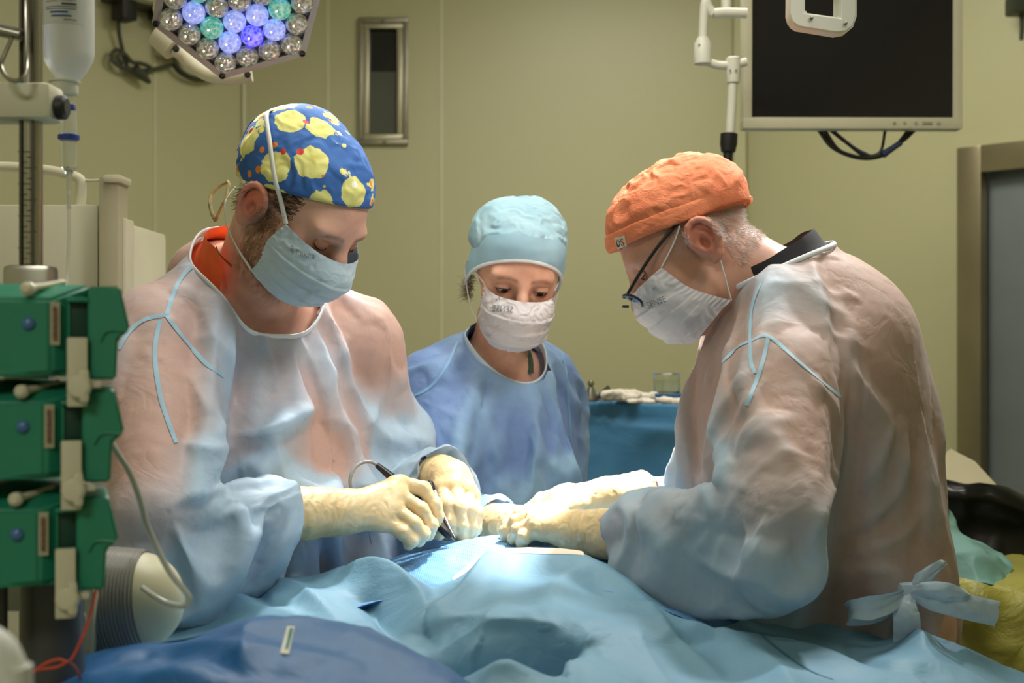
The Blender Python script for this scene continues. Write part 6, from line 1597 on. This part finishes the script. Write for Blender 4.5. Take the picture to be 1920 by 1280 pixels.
b = MB(); b.lathe(bp + A3(0, 0, .036), (0, 0, 1), [(.003, 0), (.008, .004), (.0085, .009), (.006, .014), (.001, .016)], 16); b.build('clamp_knob', M_steelp, ck)
b = MB().tube([bp + A3(.012, .0, .006), bp + A3(.03, 0, .022), bp + A3(.046, 0, .034)], np.array([.004, .0065, .0075]), 12).build('retractor', plain('dark_handle', (70, 62, 44), .4)); tag(b, 'dark-handled retractor leaning beside the upright steel clamp', 'retractor')
for k in range(2):
    q = top_at(1060 + 30 * k, 3.2); o = MB().tube([q, q + A3(.05, .01, .006), q + A3(.09, .02, .004)], .0025, 8).build('scissors', M_steelp); tag(o, ['thin steel scissors lying at the left edge of the instrument table', 'thin steel scissors lying just left of the upright clamp'][k], 'scissors', 'scissors on the instrument table')
tray = MB().box(top_at(1262, 3.16) + A3(0, 0, .010), (.13, .10, .018), Rt, .003).build('tray', plain('blue_tray', (44, 96, 146), .5)); tag(tray, 'blue wrapped tray under the glass beaker', 'tray')
bk = empty('glass_beaker', top_at(1250, 3.16) + A3(0, 0, .02), 'glass beaker half filled with clear liquid', 'beaker')
bp = top_at(1250, 3.16) + A3(0, 0, .0195); r0 = 25 * 3.16 / F
glm = NT('glass'); glm.set(Base_Color=(.96, .98, .98, 1), Roughness=.02, Transmission_Weight=1.0, IOR=1.45)
b = MB(); b.lathe(bp, (0, 0, 1), [(.001, 0), (r0 * .95, 0), (r0, .004), (r0, .040), (r0 * .98, .045), (r0 * 1.06, .048), (r0 * 1.02, .049), (r0 * .94, .046), (r0 * .94, .005), (.001, .003)], 36, False); b.build('beaker_wall', glm.m, bk)
wt = NT('liquid'); wt.set(Base_Color=(.80, .88, .94, 1), Roughness=.02, Transmission_Weight=1.0, IOR=1.33)
MB().lathe(bp + A3(0, 0, .0032), (0, 0, 1), [(.001, 0), (r0 * .93, 0), (r0 * .93, .028), (.001, .028)], 30).build('liquid', wt.m, bk)
# --- waste stands at the right
def bag(name, c, r, h, mat, seed, label, cat, top=None):
    n, m = 64, 40; V = []
    for j in range(m):
        v = j / (m - 1)
        for i_ in range(n):
            a = 2 * PI * i_ / n; rr = r * (.72 + .38 * math.sin(min(v * 1.25, 1) * PI * .62)) * (1 - .0 * v)
            if v > .92: rr *= 1 + .10 * math.sin((v - .92) / .08 * PI)
            V.append((c[0] + rr * math.cos(a), c[1] + rr * math.sin(a) * .9, c[2] + h * v))
    V = np.array(V); Q = np.array([(j * n + i_, j * n + (i_ + 1) % n, (j + 1) * n + (i_ + 1) % n, (j + 1) * n + i_) for j in range(m - 1) for i_ in range(n)])
    N = normals(V, Q); V = V + N * (.028 * ridged(V * A3(6, 6, 4) + .6 * fbm(V * 6, seed)[:, None], seed, 3))[:, None]
    return V, Q
tb_ = plain('black_film', (14, 14, 15), .28, bump=.5, bscale=18); ty = NT('yellow_film'); ty.set(Base_Color=srgb(158, 154, 70), Roughness=.4); ty.bump(ty.noise(16, 4, .6, None, 1.5), .5, .01)
kb = empty('waste_stand', A3(1.10, 3.05, 0), 'black rubbish bag on a stand beside the door', 'bag')
V, Q = bag('b', A3(1.13, 3.05, .05), .20, .93, tb_, 4, '', ''); V = V + A3(.0, 0, 0); tpz = V[:, 2] > .75
V[:, 2] += np.where(tpz, -.55 * np.clip(V[:, 0] - 1.10, 0, 1) * (V[:, 2] - .75) / .2 * 1.0, 0)
mk('black_bag', V, list(map(tuple, Q)) + [tuple(range(39 * 64, 40 * 64))], tb_, kb); MB().lathe(A3(1.13, 3.05, 0), (0, 0, 1), [(.2, 0), (.2, .03), (.03, .05)], 24).build('stand_base', M_steelp, kb)
# folded card on the black bag
b = MB(); q0 = PX((1752, 888, 2.95), (1776, 846, 3.05), (1822, 870, 3.02), (1866, 918, 2.92), (1850, 938, 2.88)); b.prism(np.array(q0), A3(.01, .006, .006)); cdv = b.build('card_sheet', plain('card_cream', (196, 188, 160), .8)); tag(cdv, 'cream card sheet lying on the black bag', 'card')
yb = empty('waste_stand', A3(.92, 2.42, 0), 'yellow waste bag in a metal hoop at the right edge', 'bag')
V, Q = bag('y', A3(.955, 2.42, .05), .155, .80, ty.m, 9, '', ''); mk('yellow_bag', V, list(map(tuple, Q)) + [tuple(range(39 * 64, 40 * 64))], ty.m, yb)
a_ = np.linspace(0, 2 * PI, 50); MB().tube(np.stack([.955 + .163 * np.cos(a_), 2.42 + .148 * np.sin(a_), np.full(50, .845)], 1), .007, 8, False).build('hoop', M_steelp, yb)
MB().lathe(A3(.955, 2.42, 0), (0, 0, 1), [(.16, 0), (.16, .03), (.03, .05)], 24).build('stand_base', M_steelp, yb)
V, Q = rowsurf([PX((1770, 960, 2.52), (1800, 1000, 2.50), (1830, 1025, 2.48), (1890, 1060, 2.48)), PX((1780, 1020, 2.44), (1815, 1030, 2.42), (1850, 1055, 2.40), (1890, 1085, 2.40)), PX((1790, 1090, 2.40), (1820, 1092, 2.36), (1855, 1095, 2.34), (1892, 1098, 2.36))], 40, 40)
N = normals(V, Q); N *= np.sign(-N[:, 1:2] + 1e-9); V = V + N * (.012 * ridged(V * 12, 3, 2))[:, None]; v2, q2 = thick(V, Q, N, .002)
o = mk('used_drape', v2, q2, sheet_mat('drape_pale_green', (120, 168, 164), (136, 182, 176))); tag(o, 'crumpled pale green cloth on the yellow waste bag', 'cloth')
# ================================================================ light
w = bpy.data.worlds.new('world'); SC.world = w; w.use_nodes = True
w.node_tree.nodes['Background'].inputs[0].default_value = (.9, .95, .8, 1); w.node_tree.nodes['Background'].inputs[1].default_value = .02
def area(name, loc, size, energy, col, tgt=None, sy=None):
    l = bpy.data.lights.new(name, 'AREA'); l.shape = 'RECTANGLE'; l.size = size; l.size_y = sy or size; l.energy = energy; l.color = col
    o = bpy.data.objects.new(name, l); COL.objects.link(o); o.location = loc
    if tgt is not None: o.rotation_euler = (Vector(tgt) - Vector(loc)).to_track_quat('-Z', 'Y').to_euler()
    return o
def spot(name, loc, tgt, energy, deg, blend, rad, col):
    l = bpy.data.lights.new(name, 'SPOT'); l.energy = energy; l.spot_size = math.radians(deg); l.spot_blend = blend; l.shadow_soft_size = rad; l.color = col
    o = bpy.data.objects.new(name, l); COL.objects.link(o); o.location = loc; o.rotation_euler = (Vector(tgt) - Vector(loc)).to_track_quat('-Z', 'Y').to_euler(); return o
WARM = (1.0, .96, .84)
area('ceiling_light', (.5, 3.4, H - .02), .9, 25, WARM, sy=.6); area('ceiling_light', (.0, 1.9, H - .02), 1.3, 28, WARM, sy=.7); area('ceiling_light', (-.9, -1.1, H - .02), 1.0, 34, WARM, sy=.6)  # the one behind the camera is added as front fill
spot('theatre_light', (.42, 2.35, 2.6), (.10, 1.94, 1.0), 760, 16.5, .5, .08, (1, .98, .95))
spot('theatre_light', (-.15, 2.75, 2.6), (-.37, 2.02, 1.5), 190, 22, .6, .08, (1, .98, .95))
spot('theatre_light', (1.0, 2.5, 2.5), (.42, 1.93, 1.35), 110, 26, .6, .08, (1, .98, .95))
spot('theatre_light', tuple(ctr + n_ * .03), tuple(ctr + n_ * 1.4), 12, 60, .6, .09, (.95, .98, 1))
spot('theatre_light', (.85, 1.15, 2.7), (-.20, 2.05, 1.28), 105, 34, .7, .25, (1, .98, .94))  # added unseen spot, brightens the left surgeon's front and the nurse
SC.view_settings.view_transform = 'Standard'; SC.view_settings.look = 'None'; SC.view_settings.exposure = 0.0; SC.view_settings.gamma = 1.0; SC.view_settings.use_curve_mapping = False
cam = bpy.data.cameras.new('camera'); camo = bpy.data.objects.new('camera', cam); COL.objects.link(camo)
cam.lens = 45; cam.sensor_width = 36; cam.clip_start = .05
camo.location = (0, 0, CZ); camo.rotation_euler = (PI / 2, 0, 0)
cam.dof.use_dof = True; cam.dof.focus_distance = 1.92; cam.dof.aperture_fstop = 5.0
SC.camera = camo
